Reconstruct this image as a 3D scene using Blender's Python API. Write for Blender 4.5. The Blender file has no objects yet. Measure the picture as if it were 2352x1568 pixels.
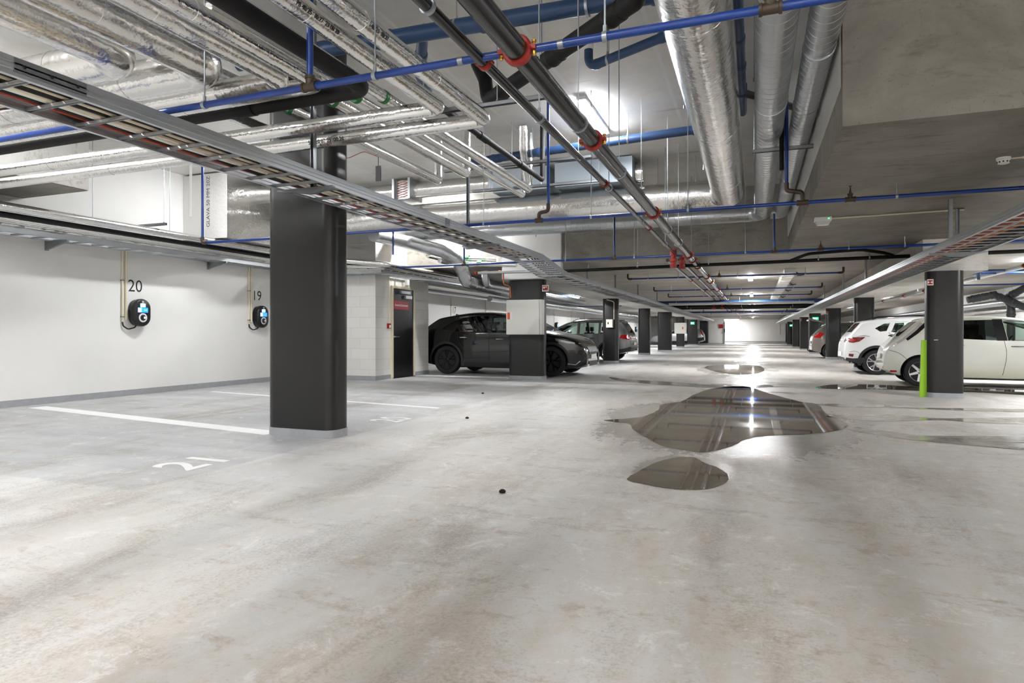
import bpy, bmesh, math, random
from mathutils import Vector, Matrix
random.seed(7)
R = math.radians
C = bpy.context.scene.collection
# ---------------------------------------------------------------- survey of the place
F, CX, HY, VX, H = 1450.0, 1176.0, 765.0, 1732.0, 1.12
YAW = math.atan((VX - CX) / F)
FW = Vector((-math.sin(YAW), math.cos(YAW), 0)); RT = Vector((math.cos(YAW), math.sin(YAW), 0)); EYE = Vector((0, 0, H))
def ray(px, py): return FW + RT * ((px - CX) / F) + Vector((0, 0, (HY - py) / F))
def Zp(px, py, z): d = ray(px, py); return EYE + d * ((z - H) / d.z)
def Xp(px, py, x): d = ray(px, py); return EYE + d * (x / d.x)
def Yp(px, py, y): d = ray(px, py); return EYE + d * (y / d.y)

# ---------------------------------------------------------------- mesh building
class M:
    def __init__(s): s.v = []; s.f = []
    def add(s, vs, fs):
        o = len(s.v); s.v += [Vector(v) for v in vs]; s.f += [tuple(i + o for i in f) for f in fs]; return s
    def box(s, x0, x1, y0, y1, z0, z1):
        return s.add([(x0,y0,z0),(x1,y0,z0),(x1,y1,z0),(x0,y1,z0),(x0,y0,z1),(x1,y0,z1),(x1,y1,z1),(x0,y1,z1)],
                     [(0,3,2,1),(4,5,6,7),(0,1,5,4),(1,2,6,5),(2,3,7,6),(3,0,4,7)])
    def obox(s, c, ax, ay, az, hx, hy, hz):
        c = Vector(c); vs = [c + ax*(i*hx) + ay*(j*hy) + az*(k*hz) for k in (-1,1) for (i,j) in ((-1,-1),(1,-1),(1,1),(-1,1))]
        return s.add(vs, [(0,3,2,1),(4,5,6,7),(0,1,5,4),(1,2,6,5),(2,3,7,6),(3,0,4,7)])
    def prism(s, poly, h0, h1, f=lambda a, b, h: (a, b, h)):
        n = len(poly)
        s.add([f(a, b, h0) for a, b in poly] + [f(a, b, h1) for a, b in poly],
              [tuple(range(n))[::-1], tuple(range(n, 2*n))] + [(i, (i+1) % n, n+(i+1) % n, n+i) for i in range(n)])
        return s
    def rings(s, loops, caps=True, closed=True):
        n = len(loops[0]); vs = [p for l in loops for p in l]; fs = []
        for k in range(len(loops)-1):
            for i in range(n if closed else n-1):
                j = (i+1) % n; fs.append((k*n+i, k*n+j, (k+1)*n+j, (k+1)*n+i))
        if caps: fs += [tuple(range(n))[::-1], tuple(range((len(loops)-1)*n, len(loops)*n))]
        return s.add(vs, fs)
    def tube(s, pts, r, n=12, bend=0.0, prof=None, step=0.0, caps=True):
        path = fillet([Vector(p) for p in pts], bend)
        if prof:                                   # radius varies along the run: prof(distance) -> list of (distance, radius)
            path = resample(path, prof)
        else: path = [(p, r) for p in path]
        P = [p for p, _ in path]; T = []
        for i in range(len(P)):
            a = P[max(i-1, 0)]; b = P[min(i+1, len(P)-1)]; T.append((b - a).normalized())
        up = Vector((0,0,1)) if abs(T[0].z) < .9 else Vector((1,0,0))
        u = T[0].cross(up).normalized(); loops = []
        for i, (p, rr) in enumerate(path):
            if i:
                q = T[i-1].rotation_difference(T[i]); u = q @ u; u = (u - T[i]*u.dot(T[i])).normalized()
            w = T[i].cross(u)
            loops.append([p + (u*math.cos(t) + w*math.sin(t))*rr for t in (2*math.pi*k/n for k in range(n))])
        return s.rings(loops, caps)
    def lathe(s, o, axis, prof, n=24, up=None):    # prof: (distance along axis, radius)
        a = Vector(axis).normalized(); t = up or (Vector((0,0,1)) if abs(a.z) < .9 else Vector((1,0,0)))
        u = a.cross(t).normalized(); w = a.cross(u); o = Vector(o)
        return s.rings([[o + a*d + (u*math.cos(k*2*math.pi/n) + w*math.sin(k*2*math.pi/n))*max(r, 1e-4) for k in range(n)] for d, r in prof])
    def xf(s, m): s.v = [m @ v for v in s.v]; return s

def fillet(P, R0):
    if R0 <= 0 or len(P) < 3: return P
    out = [P[0]]
    for i in range(1, len(P)-1):
        a = (P[i-1]-P[i]).normalized(); b = (P[i+1]-P[i]).normalized()
        ang = a.angle(b)
        if ang > 3.1: out.append(P[i]); continue
        d = min(R0/math.tan(ang/2), (P[i-1]-P[i]).length*.49, (P[i+1]-P[i]).length*.49); r = d*math.tan(ang/2)
        c = P[i] + (a+b).normalized()*(r/math.sin(ang/2)); s0 = P[i]+a*d-c; s1 = P[i]+b*d-c
        tot = s0.angle(s1); ax = s0.cross(s1).normalized()
        for k in range(9): out.append(c + Matrix.Rotation(tot*k/8, 3, ax) @ s0)
    return out + [P[-1]]
def resample(path, prof):
    L = [0.0]
    for a, b in zip(path, path[1:]): L.append(L[-1] + (b-a).length)
    def at(d):
        for i in range(len(L)-1):
            if d <= L[i+1] or i == len(L)-2:
                t = (d-L[i])/max(L[i+1]-L[i], 1e-9); return path[i].lerp(path[i+1], min(max(t, 0), 1))
    ds = prof(L[-1]); knots = [(d, r) for d, r in ds]
    for d in L[1:-1]:
        r = min(knots, key=lambda k: abs(k[0]-d))[1]; knots.append((d, min(k[1] for k in ds)))
    knots.sort(); return [(at(d), r) for d, r in knots]
def ridged(r, gap, h, w=.004, start=.05):
    def f(L):
        out = [(0, r)]; d = start
        while d < L-.03: out += [(d-w, r), (d, r+h), (d+w, r)]; d += gap
        return out + [(L, r)]
    return f

ORG = {}
def build(name, m, mt, parent=None, ang=32, loc=None, smooth=True, fix=False):
    me = bpy.data.meshes.new(name)
    lo = [min(v[i] for v in m.v) for i in range(3)]; hi = [max(v[i] for v in m.v) for i in range(3)]
    o0 = Vector(((lo[0]+hi[0])/2, (lo[1]+hi[1])/2, lo[2])) if loc is None else Vector(loc)
    me.from_pydata([v - o0 for v in m.v], [], m.f); me.validate()
    if smooth:
        me.polygons.foreach_set('use_smooth', [True]*len(me.polygons)); me.set_sharp_from_angle(angle=R(ang))
    me.materials.append(mt); me.update()
    o = bpy.data.objects.new(name, me); C.objects.link(o); ORG[o.name] = o0
    if fix:
        b = bmesh.new(); b.from_mesh(me); bmesh.ops.recalc_face_normals(b, faces=b.faces); b.to_mesh(me); b.free()
    if parent is None: o.location = o0
    else: o.parent = parent; o.location = o0 - ORG[parent.name]
    return o
def tag(o, label, cat, group=None, kind='thing'):
    o['label'] = label; o['category'] = cat; o['kind'] = kind
    if group: o['group'] = group
    return o
def thing(name, label, cat, loc=(0,0,0), group=None):
    o = bpy.data.objects.new(name, None); C.objects.link(o); o.location = loc; ORG[o.name] = Vector(loc)
    return tag(o, label, cat, group)
def struct(name, m, mt, **k):
    o = build(name, m, mt, **k); o['kind'] = 'structure'; return o
def copy_tree(o, parent=None):
    c = o.copy(); C.objects.link(c); c.parent = parent; ORG[c.name] = ORG[o.name]
    for ch in list(o.children): copy_tree(ch, c)
    return c
def text_mesh(body, size, font_w=1.0, bold=0.0):
    cu = bpy.data.curves.new('lettering', 'FONT'); cu.body = body; cu.size = size; cu.align_x = 'CENTER'; cu.align_y = 'CENTER'; cu.resolution_u = 3; cu.offset = bold
    o = bpy.data.objects.new('lettering', cu); C.objects.link(o); dg = bpy.context.evaluated_depsgraph_get(); dg.update()
    me = o.evaluated_get(dg).to_mesh(); m = M(); m.add([(v.co.x*font_w, v.co.y, 0) for v in me.vertices], [tuple(p.vertices) for p in me.polygons])
    o.evaluated_get(dg).to_mesh_clear(); C.objects.unlink(o); bpy.data.objects.remove(o); bpy.data.curves.remove(cu); return m

# ---------------------------------------------------------------- materials
def lin(c):
    return tuple((x/12.92 if x <= .04045 else ((x+.055)/1.055)**2.4) for x in (v/255 for v in c))
class NT:
    def __init__(s, name):
        s.m = bpy.data.materials.new(name); s.m.use_nodes = True; s.t = s.m.node_tree; s.b = s.t.nodes['Principled BSDF']; s.co = None
    def n(s, typ, **k):
        x = s.t.nodes.new(typ)
        for a, b in k.items():
            if a in x.inputs.keys(): x.inputs[a].default_value = b
            else: setattr(x, a, b)
        return x
    def l(s, a, b): s.t.links.new(a, b)
    def coord(s, scale=(1,1,1), obj=True):
        g = s.n('ShaderNodeNewGeometry') if not obj else s.n('ShaderNodeTexCoord'); mp = s.n('ShaderNodeMapping'); mp.inputs['Scale'].default_value = scale
        s.l(g.outputs['Position' if not obj else 'Object'], mp.inputs['Vector']); return mp.outputs[0]
    def noise(s, sc, det=4, rough=.55, vec=None, dist=0.0):
        x = s.n('ShaderNodeTexNoise'); x.inputs['Scale'].default_value = sc; x.inputs['Detail'].default_value = det; x.inputs['Roughness'].default_value = rough; x.inputs['Distortion'].default_value = dist
        if vec is not None: s.l(vec, x.inputs['Vector'])
        return x.outputs['Fac']
    def ramp(s, fac, stops):
        x = s.n('ShaderNodeValToRGB'); e = x.color_ramp.elements
        while len(e) < len(stops): e.new(.5)
        for i, (p, c) in enumerate(stops):
            e[i].position = p; e[i].color = (*c, 1) if isinstance(c, tuple) else (c, c, c, 1)
        s.l(fac, x.inputs[0]); return x.outputs[0]
    def mix(s, fac, a, b, typ='MIX'):
        x = s.n('ShaderNodeMix', data_type='RGBA', blend_type=typ)
        for sock, v in ((x.inputs[0], fac), (x.inputs[6], a), (x.inputs[7], b)):
            if hasattr(v, 'links'): s.l(v, sock)
            else: sock.default_value = v if not isinstance(v, tuple) else (*v, 1)
        return x.outputs[2]
    def math(s, op, a, b=0.0, clamp=False):
        x = s.n('ShaderNodeMath', operation=op); x.use_clamp = clamp
        for sock, v in ((x.inputs[0], a), (x.inputs[1], b)):
            if hasattr(v, 'links'): s.l(v, sock)
            else: sock.default_value = v
        return x.outputs[0]
    def bump(s, h, strength=.3, dist=.01):
        x = s.n('ShaderNodeBump'); x.inputs['Strength'].default_value = strength; x.inputs['Distance'].default_value = dist
        s.l(h, x.inputs['Height']); s.l(x.outputs[0], s.b.inputs['Normal'])
    def set(s, **k):
        for a, v in k.items():
            i = s.b.inputs[a.replace('_', ' ')]
            if hasattr(v, 'links'): s.l(v, i)
            else: i.default_value = (*v, 1) if isinstance(v, tuple) else v
        return s
def mat(name, rgb, rough=.5, metal=0.0, spec=.5, var=0.0, bump=0.0, bsc=40, coat=0.0):
    s = NT(name); c = lin(rgb)
    if var:
        n = s.noise(9, 5, .6, s.coord()); s.set(Base_Color=s.ramp(n, [(.25, tuple(x*(1-var) for x in c)), (.75, tuple(min(x*(1+var), 1) for x in c))]))
    else: s.set(Base_Color=c)
    s.set(Roughness=rough, Metallic=metal); s.b.inputs['Specular IOR Level'].default_value = spec
    if coat: s.b.inputs['Coat Weight'].default_value = coat; s.b.inputs['Coat Roughness'].default_value = .03
    if bump: s.bump(s.noise(bsc, 4, .6, s.coord()), bump)
    return s.m
def emis(name, rgb, st):
    s = NT(name); s.set(Base_Color=lin(rgb), Emission_Color=lin(rgb), Emission_Strength=st); return s.m

MT = {}
MT['white_wall'] = (lambda s: (s.set(Base_Color=s.mix(s.ramp(s.noise(.5, 5, .6, s.coord((1,1,.6), False)), [(.35, 0.0), (.7, 1.0)]), lin((234,233,230)), lin((226,225,222))), Roughness=.55), s.bump(s.noise(60, 3, .6, s.coord((1,1,1), False)), .06), s.m)[2])(NT('white_painted_wall'))
def concrete(name, c1, c2, c3, lines=0.0, gap=1.2):
    s = NT(name); v = s.coord((1,1,1), False); v2 = s.coord((.35,1.6,1.2), False)
    a = s.noise(1.1, 8, .65, v, .6); b = s.noise(5.5, 8, .7, v2, .3); d = s.noise(34, 3, .6, v)
    col = s.mix(s.ramp(a, [(.38, 0.0), (.62, 1.0)]), lin(c1), lin(c2)); col = s.mix(s.ramp(b, [(.54, 0.0), (.68, .75)]), col, lin(c3))
    col = s.mix(s.ramp(d, [(.62, 0.0), (.7, .35)]), col, lin(tuple(x*.6 for x in c3)))
    if lines:
        g = s.n('ShaderNodeNewGeometry'); sp = s.n('ShaderNodeSeparateXYZ'); s.l(g.outputs['Position'], sp.inputs[0])
        w = s.math('ADD', sp.outputs['Y'], s.math('MULTIPLY', s.noise(2, 2, .5, v), .03)); fr = s.math('FRACT', s.math('DIVIDE', w, gap))
        ln = s.math('LESS_THAN', s.math('ABSOLUTE', s.math('SUBTRACT', fr, .5)), .007/gap*1.2)
        col = s.mix(s.math('MULTIPLY', ln, lines), col, lin(tuple(x*.45 for x in c3)))
    s.set(Base_Color=col, Roughness=.62); s.bump(d, .12); return s.m
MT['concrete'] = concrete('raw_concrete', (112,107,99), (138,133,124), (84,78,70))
MT['slab'] = concrete('precast_soffit', (150,145,136), (172,168,160), (118,111,102), .8, 1.22)
MT['beam'] = concrete('pale_concrete', (196,194,188), (214,212,207), (160,155,146))
def ceil_mat():
    s = NT('white_ceiling_deck'); g = s.n('ShaderNodeNewGeometry'); sp = s.n('ShaderNodeSeparateXYZ'); s.l(g.outputs['Position'], sp.inputs[0])
    def line(ax, gap, w, off=0.0):
        fr = s.math('FRACT', s.math('DIVIDE', s.math('ADD', sp.outputs[ax], off+100), gap)); return s.math('LESS_THAN', s.math('ABSOLUTE', s.math('SUBTRACT', fr, .5)), w/gap)
    base = s.mix(s.ramp(s.noise(1.6, 5, .6, s.coord((1,1,1), False)), [(.4, 0.0), (.65, 1.0)]), lin((238,236,231)), lin((226,223,217)))
    c = s.mix(line('X', 1.2, .022), base, lin((240,240,238))); c = s.mix(line('Y', 2.4, .007, .3), c, lin((240,240,238)))
    st = s.ramp(s.noise(2.3, 3, .5, s.coord((.25,2.2,1), False)), [(.68, 0.0), (.72, .5)]); c = s.mix(st, c, lin((176,150,104)))
    s.set(Base_Color=c, Roughness=.6); return s.m
MT['ceiling'] = ceil_mat()
def block_mat():
    s = NT('white_painted_blockwork'); g = s.n('ShaderNodeNewGeometry'); sp = s.n('ShaderNodeSeparateXYZ'); s.l(g.outputs['Position'], sp.inputs[0])
    cb = s.n('ShaderNodeCombineXYZ'); s.l(s.math('ADD', sp.outputs['X'], sp.outputs['Y']), cb.inputs[0]); s.l(sp.outputs['Z'], cb.inputs[1])
    br = s.n('ShaderNodeTexBrick'); s.l(cb.outputs[0], br.inputs['Vector'])
    for k, v in (('Scale', 1.0), ('Brick Width', .5), ('Row Height', .25), ('Mortar Size', .004), ('Mortar Smooth', .3)): br.inputs[k].default_value = v
    w = lin((232,230,224)); br.inputs['Color1'].default_value = (*w, 1); br.inputs['Color2'].default_value = (*lin((226,224,217)), 1); br.inputs['Mortar'].default_value = (*lin((206,203,194)), 1)
    n = s.noise(120, 3, .7, s.coord((1,1,1), False)); s.set(Base_Color=br.outputs['Color'], Roughness=.7)
    s.bump(s.math('SUBTRACT', s.math('MULTIPLY', n, .25), br.outputs['Fac']), .35, .012); return s.m
MT['block'] = block_mat()
def box_of(pts):
    q = [Zp(a, b, 0) for a, b in pts]; x = [p.x for p in q]; y = [p.y for p in q]; return ((min(x)+max(x))/2, (min(y)+max(y))/2, (max(x)-min(x))/2*1.2, (max(y)-min(y))/2*1.15)
HALOS = [box_of([(1400,965),(1540,915),(1940,970),(1640,1040)]), box_of([(1440,1100),(1570,1048),(1670,1105),(1600,1124)]), box_of([(1618,843),(1755,847),(1700,860),(1660,838)])]
def floor_mat():
    s = NT('worn_epoxy_concrete_floor'); v = s.coord((1,1,1), False); vy = s.coord((1.0,.35,1), False); vx = s.coord((.3,1.2,1), False)
    g = s.n('ShaderNodeNewGeometry'); sp = s.n('ShaderNodeSeparateXYZ'); s.l(g.outputs['Position'], sp.inputs[0]); X, Y = sp.outputs['X'], sp.outputs['Y']
    def band(val, a, b):
        m = s.n('ShaderNodeMapRange'); m.inputs['From Min'].default_value = a; m.inputs['From Max'].default_value = b; s.l(val, m.inputs['Value']); return m.outputs[0]
    big = s.noise(.55, 6, .6, v, .3); mid = s.noise(2.3, 9, .72, vy, .3); fine = s.noise(11, 9, .78, v, .2); sx = s.noise(3.1, 9, .74, vx, .3); grit = s.noise(55, 5, .75, v)
    base = s.mix(s.ramp(big, [(.38, 0.0), (.62, 1.0)]), lin((188,189,189)), lin((206,205,202)))
    base = s.mix(s.math('MULTIPLY', s.ramp(fine, [(.4, 0.0), (.62, 1.0)]), .5), base, lin((214,212,208)))
    # painted bays left of the drive: colder grey with a crisp edge
    edge = s.math('ADD', X, s.math('MULTIPLY', s.math('SUBTRACT', fine, .5), .06)); bay = s.math('MULTIPLY', band(edge, -4.1, -4.13), band(Y, 3.2, 3.25))
    base = s.mix(s.math('MULTIPLY', bay, .75), base, s.mix(s.ramp(s.noise(1.6, 6, .62, vx), [(.38, 0.0), (.6, 1.0)]), lin((160,163,167)), lin((184,186,188))))
    # tracked-in dirt, thick along the drive
    dm = s.math('ADD', s.math('MULTIPLY', band(s.math('ADD', X, s.math('MULTIPLY', s.math('SUBTRACT', big, .5), 5.0)), -4.8, -1.2), .85), .15)
    d = s.math('MULTIPLY', s.ramp(s.math('ADD', s.math('MULTIPLY', big, .25), s.math('ADD', s.math('MULTIPLY', mid, .45), s.math('MULTIPLY', fine, .3))), [(.4, 0.0), (.58, 1.0)]), dm)
    c = s.mix(s.math('MULTIPLY', d, .95), base, lin((180,171,159)))
    c = s.mix(s.math('MULTIPLY', s.math('MULTIPLY', s.ramp(s.math('ADD', s.math('MULTIPLY', sx, .6), s.math('MULTIPLY', fine, .4)), [(.53, 0.0), (.62, 1.0)]), s.math('ADD', s.math('MULTIPLY', dm, .4), .45)), .8), c, lin((150,134,114)))
    c = s.mix(s.math('MULTIPLY', s.ramp(s.math('ADD', s.math('MULTIPLY', s.noise(1.5, 8, .7, vy, .4), .6), s.math('MULTIPLY', grit, .4)), [(.5, 0.0), (.62, 1.0)]), .75), c, lin((142,133,120)))
    c = s.mix(s.math('MULTIPLY', s.ramp(s.math('ADD', s.math('MULTIPLY', s.noise(4.2, 9, .75, v, .5), .65), s.math('MULTIPLY', grit, .35)), [(.54, 0.0), (.6, 1.0)]), .75), c, lin((214,211,207)))
    c = s.mix(s.math('MULTIPLY', s.ramp(grit, [(.6, 0.0), (.72, 1.0)]), .4), c, lin((126,118,107)))
    mw = band(s.math('ABSOLUTE', s.math('ADD', X, .1)), 1.9, .4)
    wet = s.math('MULTIPLY', s.math('MULTIPLY', mw, band(Y, 6.0, 10.0)), s.ramp(s.noise(1.0, 6, .6, vx, .5), [(.42, 0.0), (.58, 1.0)]), True)
    def halo(cx, cy, rx, ry):
        q = s.math('ADD', s.math('POWER', s.math('DIVIDE', s.math('SUBTRACT', X, cx), rx), 2.0), s.math('POWER', s.math('DIVIDE', s.math('SUBTRACT', Y, cy), ry), 2.0))
        return band(s.math('ADD', s.math('SQRT', q), s.math('MULTIPLY', s.math('SUBTRACT', s.math('ADD', s.math('MULTIPLY', mid, .6), s.math('MULTIPLY', fine, .4)), .5), 1.3)), 1.08, .86)
    for h in HALOS: wet = s.math('MAXIMUM', wet, halo(*h))
    c = s.mix(s.math('MULTIPLY', wet, .4), c, lin((140,133,122)))
    rough = s.math('SUBTRACT', s.math('ADD', .4, s.math('MULTIPLY', fine, .25)), s.math('MULTIPLY', wet, .34), True)
    s.set(Base_Color=c, Roughness=rough); s.b.inputs['Specular IOR Level'].default_value = .42
    s.bump(s.math('ADD', fine, s.math('MULTIPLY', grit, .5)), .25, .012); return s.m
MT['floor'] = floor_mat()
def foil(name, rgb, rough=.26, strength=.5, sc=14, metal=1.0):
    s = NT(name); v = s.coord((1,1,1), False); dn = s.n('ShaderNodeTexNoise'); dn.inputs['Scale'].default_value = sc*.5; s.l(v, dn.inputs['Vector'])
    vm = s.n('ShaderNodeVectorMath', operation='MULTIPLY_ADD'); s.l(dn.outputs['Color'], vm.inputs[0]); vm.inputs[1].default_value = (.12,)*3; s.l(v, vm.inputs[2])
    h = s.math('MULTIPLY', s.noise(sc*.35, 3, .5, v), .9)
    for k, a in ((.8, .7), (2.4, .42), (6.5, .16)):
        vo = s.n('ShaderNodeTexVoronoi'); vo.inputs['Scale'].default_value = sc*k; s.l(vm.outputs[0], vo.inputs['Vector']); h = s.math('ADD', h, s.math('MULTIPLY', vo.outputs['Distance'], a))
    s.set(Base_Color=lin(rgb), Metallic=metal, Roughness=rough); s.bump(h, strength, .02); return s.m
MT['foil'] = foil('foil_insulation', (232,231,228), .19, .2, 12); MT['foil_big'] = foil('foil_duct_wrap', (232,231,228), .19, .24, 8); MT['foil_white'] = foil('pale_foil_paper', (222,221,218), .45, .35, 6, .25)
MT['galv'] = mat('galvanised_steel', (196,199,202), .32, 1.0, bump=.04, bsc=30)
MT['galv_dark'] = mat('galvanised_profile', (150,153,156), .42, 1.0)
MT['tray'] = mat('zinc_tray_rail', (192,195,198), .38, .85)
MT['rod'] = mat('zinc_rod', (165,172,178), .4, .8)
MT['black_rubber'] = mat('black_pipe_insulation', (22,21,21), .62, 0, .3)
MT['black_steel'] = mat('black_steel_pipe', (44,44,46), .2, .25, .6)
MT['blue'] = mat('blue_painted_pipe', (5,52,130), .3, 0, .6)
MT['blue_drain'] = mat('blue_drain_pipe', (40,68,108), .42)
MT['drain_grey'] = mat('dark_grey_drain_pipe', (66,68,72), .45)
MT['fitting'] = mat('bronze_brown_fitting', (70,58,46), .5, .3)
MT['red'] = mat('red_painted_coupling', (150,30,20), .45)
MT['brass'] = mat('brass_bolt', (200,160,70), .3, 1.0)
MT['column'] = mat('black_column_paint', (28,27,27), .36, 0, .45, .12, .05, 25)
MT['grey_paint'] = mat('grey_floor_paint', (158,160,163), .5, var=.08)
MT['white_paint'] = mat('white_line_paint', (236,236,234), .6, var=.05)
MT['white_plastic'] = mat('white_plastic', (236,236,232), .4)
MT['cabinet'] = mat('white_enamelled_steel', (226,226,218), .35)
MT['black_plastic'] = mat('black_plastic', (15,15,17), .35)
MT['black'] = mat('matt_black', (14,14,15), .7)
MT['door'] = mat('black_door_paint', (14,15,17), .38)
MT['cream'] = mat('cream_conduit', (226,216,190), .5)
MT['red_sign'] = mat('red_sign', (160,8,14), .35)
MT['orange'] = mat('orange_plastic', (226,78,30), .4)
MT['lamp'] = emis('lit_diffuser', (252,253,255), 100.0); MT['lamp_dim'] = emis('lit_diffuser_soft', (252,253,255), 55.0)
MT['screen'] = emis('lit_screen', (120,190,255), 1.3)
MT['screen_blue'] = emis('lit_screen_blue', (20,90,230), 1.1)
MT['exit'] = emis('lit_exit_sign', (20,150,90), .9); MT['exit_white'] = emis('lit_exit_symbol', (235,255,245), 1.2)
MT['ring'] = mat('pale_ring', (222,222,226), .35)
MT['text'] = mat('black_lettering', (22,22,22), .6)
MT['text_grey'] = mat('grey_ink', (70,68,66), .7)
MT['white_text'] = mat('white_lettering', (240,240,240), .5)
MT['green'] = mat('green_tape', (20,120,50), .45)
MT['lime'] = mat('lime_plastic', (150,205,20), .4)
MT['copper'] = mat('copper_pipe', (200,120,80), .3, 1.0)
def water():
    s = NT('standing_water'); n = s.noise(1.6, 6, .6, s.coord((1,1,1), False), .5)
    s.set(Base_Color=s.ramp(n, [(.3, lin((96,88,76))), (.7, lin((122,113,100)))]), Roughness=.03); s.b.inputs['IOR'].default_value = 1.45
    s.b.inputs['Specular IOR Level'].default_value = .7; s.bump(s.noise(1.2, 2, .5, s.coord((1,1,1), False)), .02, .01); return s.m
MT['water'] = water()
def damp():
    s = NT('wet_film'); n = s.noise(26, 4, .6, s.coord((1,1,1), False)); m = s.noise(2.2, 6, .65, s.coord((1,1,1), False), .6)
    s.set(Base_Color=s.ramp(m, [(.3, lin((140,133,122))), (.7, lin((176,170,160)))]), Roughness=s.ramp(m, [(.35, .05), (.7, .26)])); s.bump(n, .05, .01); return s.m
MT['damp'] = damp()
# ================================================================= the setting
ZH, ZL = 4.23, 2.77                      # high deck near the camera, low slab further in
XW, XR, YF, YB = -10.5, 8.6, 82.0, -6.0
def bx(*a): return M().box(*a)
struct('floor', bx(XW-.2, XR+.2, YB, YF+.2, -.2, 0), MT['floor'])
struct('wall_left', bx(XW-.2, XW, YB, YF, 0, ZH), MT['white_wall'])
struct('wall_right', bx(XR, XR+.2, YB, YF, 0, ZH), MT['white_wall'])
struct('wall_far', bx(XW-.2, XR+.2, YF, YF+.2, 0, ZL+.1), MT['white_wall'])
struct('wall_back', bx(XW-.2, XR+.2, YB-.2, YB, 0, ZH), MT['white_wall'])
struct('ceiling', bx(XW-.2, XR+.2, YB-.2, 14.6, ZH, ZH+.2), MT['ceiling'])
struct('ceiling_low', bx(XW-.2, XR+.2, 14.25, YF+.2, ZL, ZH), MT['slab'])
struct('ceiling_low_near', bx(.66, XR+.2, 5.65, 14.25, ZL, ZH), MT['concrete'])
struct('trim_1', bx(.648, .66, 5.75, 14.25, 3.12, ZH), MT['white_wall'])
struct('beam_row_left', bx(-5.72, -4.75, 14.3, 69.9, 2.42, ZL), MT['beam'])
struct('beam_row_right', bx(2.78, 3.74, 13.0, YF, 2.2, ZL), MT['beam'])
struct('beam_box', bx(XW, -9.05, 1.0, 6.38, 3.2, ZH), MT['beam'])
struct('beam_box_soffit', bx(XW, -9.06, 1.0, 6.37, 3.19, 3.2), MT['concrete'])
struct('wall_pier', bx(-5.68, -4.2, 14.14, 14.3, 2.42, ZH), MT['white_wall'])
struct('wall_block', bx(XW, -8.37, 12.8, 15.4, 0, ZH), MT['block'])
struct('wall_far_left', bx(XW, Yp(1663, 789, 70).x, 70.0, 70.2, 0, ZL), MT['white_wall'])
def skirt(n, *a): struct('baseboard_'+n, bx(*a), MT['grey_paint'])
skirt('left', XW, XW+.008, YB, 12.8, 0, .105); skirt('left_far', XW, XW+.008, 15.4, 70, 0, .105)
skirt('block', XW, -8.362, 12.79, 13.47, 0, .105); skirt('block_side', -8.37, -8.36, 14.62, 15.41, 0, .105)
skirt('far', XW, XR, YF-.01, YF, 0, .16); skirt('right', XR-.008, XR, YB, YF, 0, .105); skirt('far_left', XW, Yp(1663, 789, 70).x, 69.99, 70.0, 0, .09)

# ---- black door in the block wall
d1 = struct('door_1', bx(-8.372, -8.345, 13.54, 14.53, .01, 2.24), MT['door']); d1['label'] = 'black steel door with a red sign in the white block wall'
fr = M().box(-8.375, -8.33, 13.47, 13.54, 0, 2.3).box(-8.375, -8.33, 14.53, 14.6, 0, 2.3).box(-8.375, -8.33, 13.54, 14.53, 2.24, 2.3)
build('door_frame', fr, MT['cream'], d1)
build('door_sill', bx(-8.40, -8.3, 13.5, 14.56, 0, .012), MT['black'], d1)
hd = M().tube([(-8.345, 13.6, 1.03), (-8.29, 13.6, 1.03), (-8.29, 13.74, 1.03)], .01, 10, .01).lathe((-8.347, 13.6, 1.03), (1,0,0), [(0,0),(0,.026),(.008,.026),(.008,0)])
build('door_handle', hd, MT['galv'], d1)
cl = build('door_closer', M().box(-8.345, -8.29, 13.85, 14.3, 2.12, 2.19).box(-8.345, -8.30, 14.08, 14.4, 2.0, 2.08), MT['galv'], d1)
sg = build('sign_plate', bx(-8.345, -8.338, 13.565, 14.3, 1.72, 1.93), MT['red_sign'], d1)
tm = text_mesh('Innsatsvei brannvesen', .082, .86, .0012); tm.xf(Matrix.Translation((-8.3365, 13.93, 1.825)) @ Matrix.Rotation(R(90), 4, 'Z') @ Matrix.Rotation(R(90), 4, 'X'))
build('lettering', tm, MT['white_text'], sg)
# right-hand leaf edge of the far doorway
xe = Yp(1663, 789, 70).x; dd = struct('door_2', bx(xe, xe+.08, 69.9, 70.3, 0, 2.3), MT['grey_paint']); build('door_handle', bx(xe, xe+.1, 69.84, 69.9, 1.2, 1.6), MT['black_plastic'], dd)

# ---- columns
def rrect(x0, x1, y0, y1, r, n=8):
    out = []
    for cx, cy, a in ((x1-r, y0+r, -90), (x1-r, y1-r, 0), (x0+r, y1-r, 90), (x0+r, y0+r, 180)):
        out += [(cx + r*math.cos(R(a + 90*k/n)), cy + r*math.sin(R(a + 90*k/n))) for k in range(n+1)]
    return out
def column(pxl, pxr, py, ztop, label, depth=.36, name='column'):
    Y = Zp((pxl+pxr)/2, py, 0).y; x0 = Yp(pxl, py, Y).x; x1 = Yp(pxr, py, Y).x
    if x0 > 0: x0 = Yp(pxl, py, Y + .1).x
    else: x1 = Yp(pxr, py, Y + .12).x
    o = build(name, M().prism(rrect(x0, x1, Y, Y+depth, .13), 0, ztop), MT['column'], ang=40); tag(o, label, 'column')
    e = .007; build('painted_foot', M().prism(rrect(x0-e, x1+e, Y-e, Y+depth+e, .135), 0, .085), MT['grey_paint'], o, ang=40)
    o['x0'], o['x1'], o['y0'] = x0, x1, Y
    return o
LC = 'left'
c1 = column(608, 777, 1003.5, ZH, 'large black column in the left foreground beside the 21 floor number')
c2 = column(1166, 1251, 871, 2.42, 'black column carrying the big white cabinet in front of the black SUV')
l3 = column(1383, 1420, 833.5, 2.42, 'black column with a small white box in front of the grey SUV')
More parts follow.
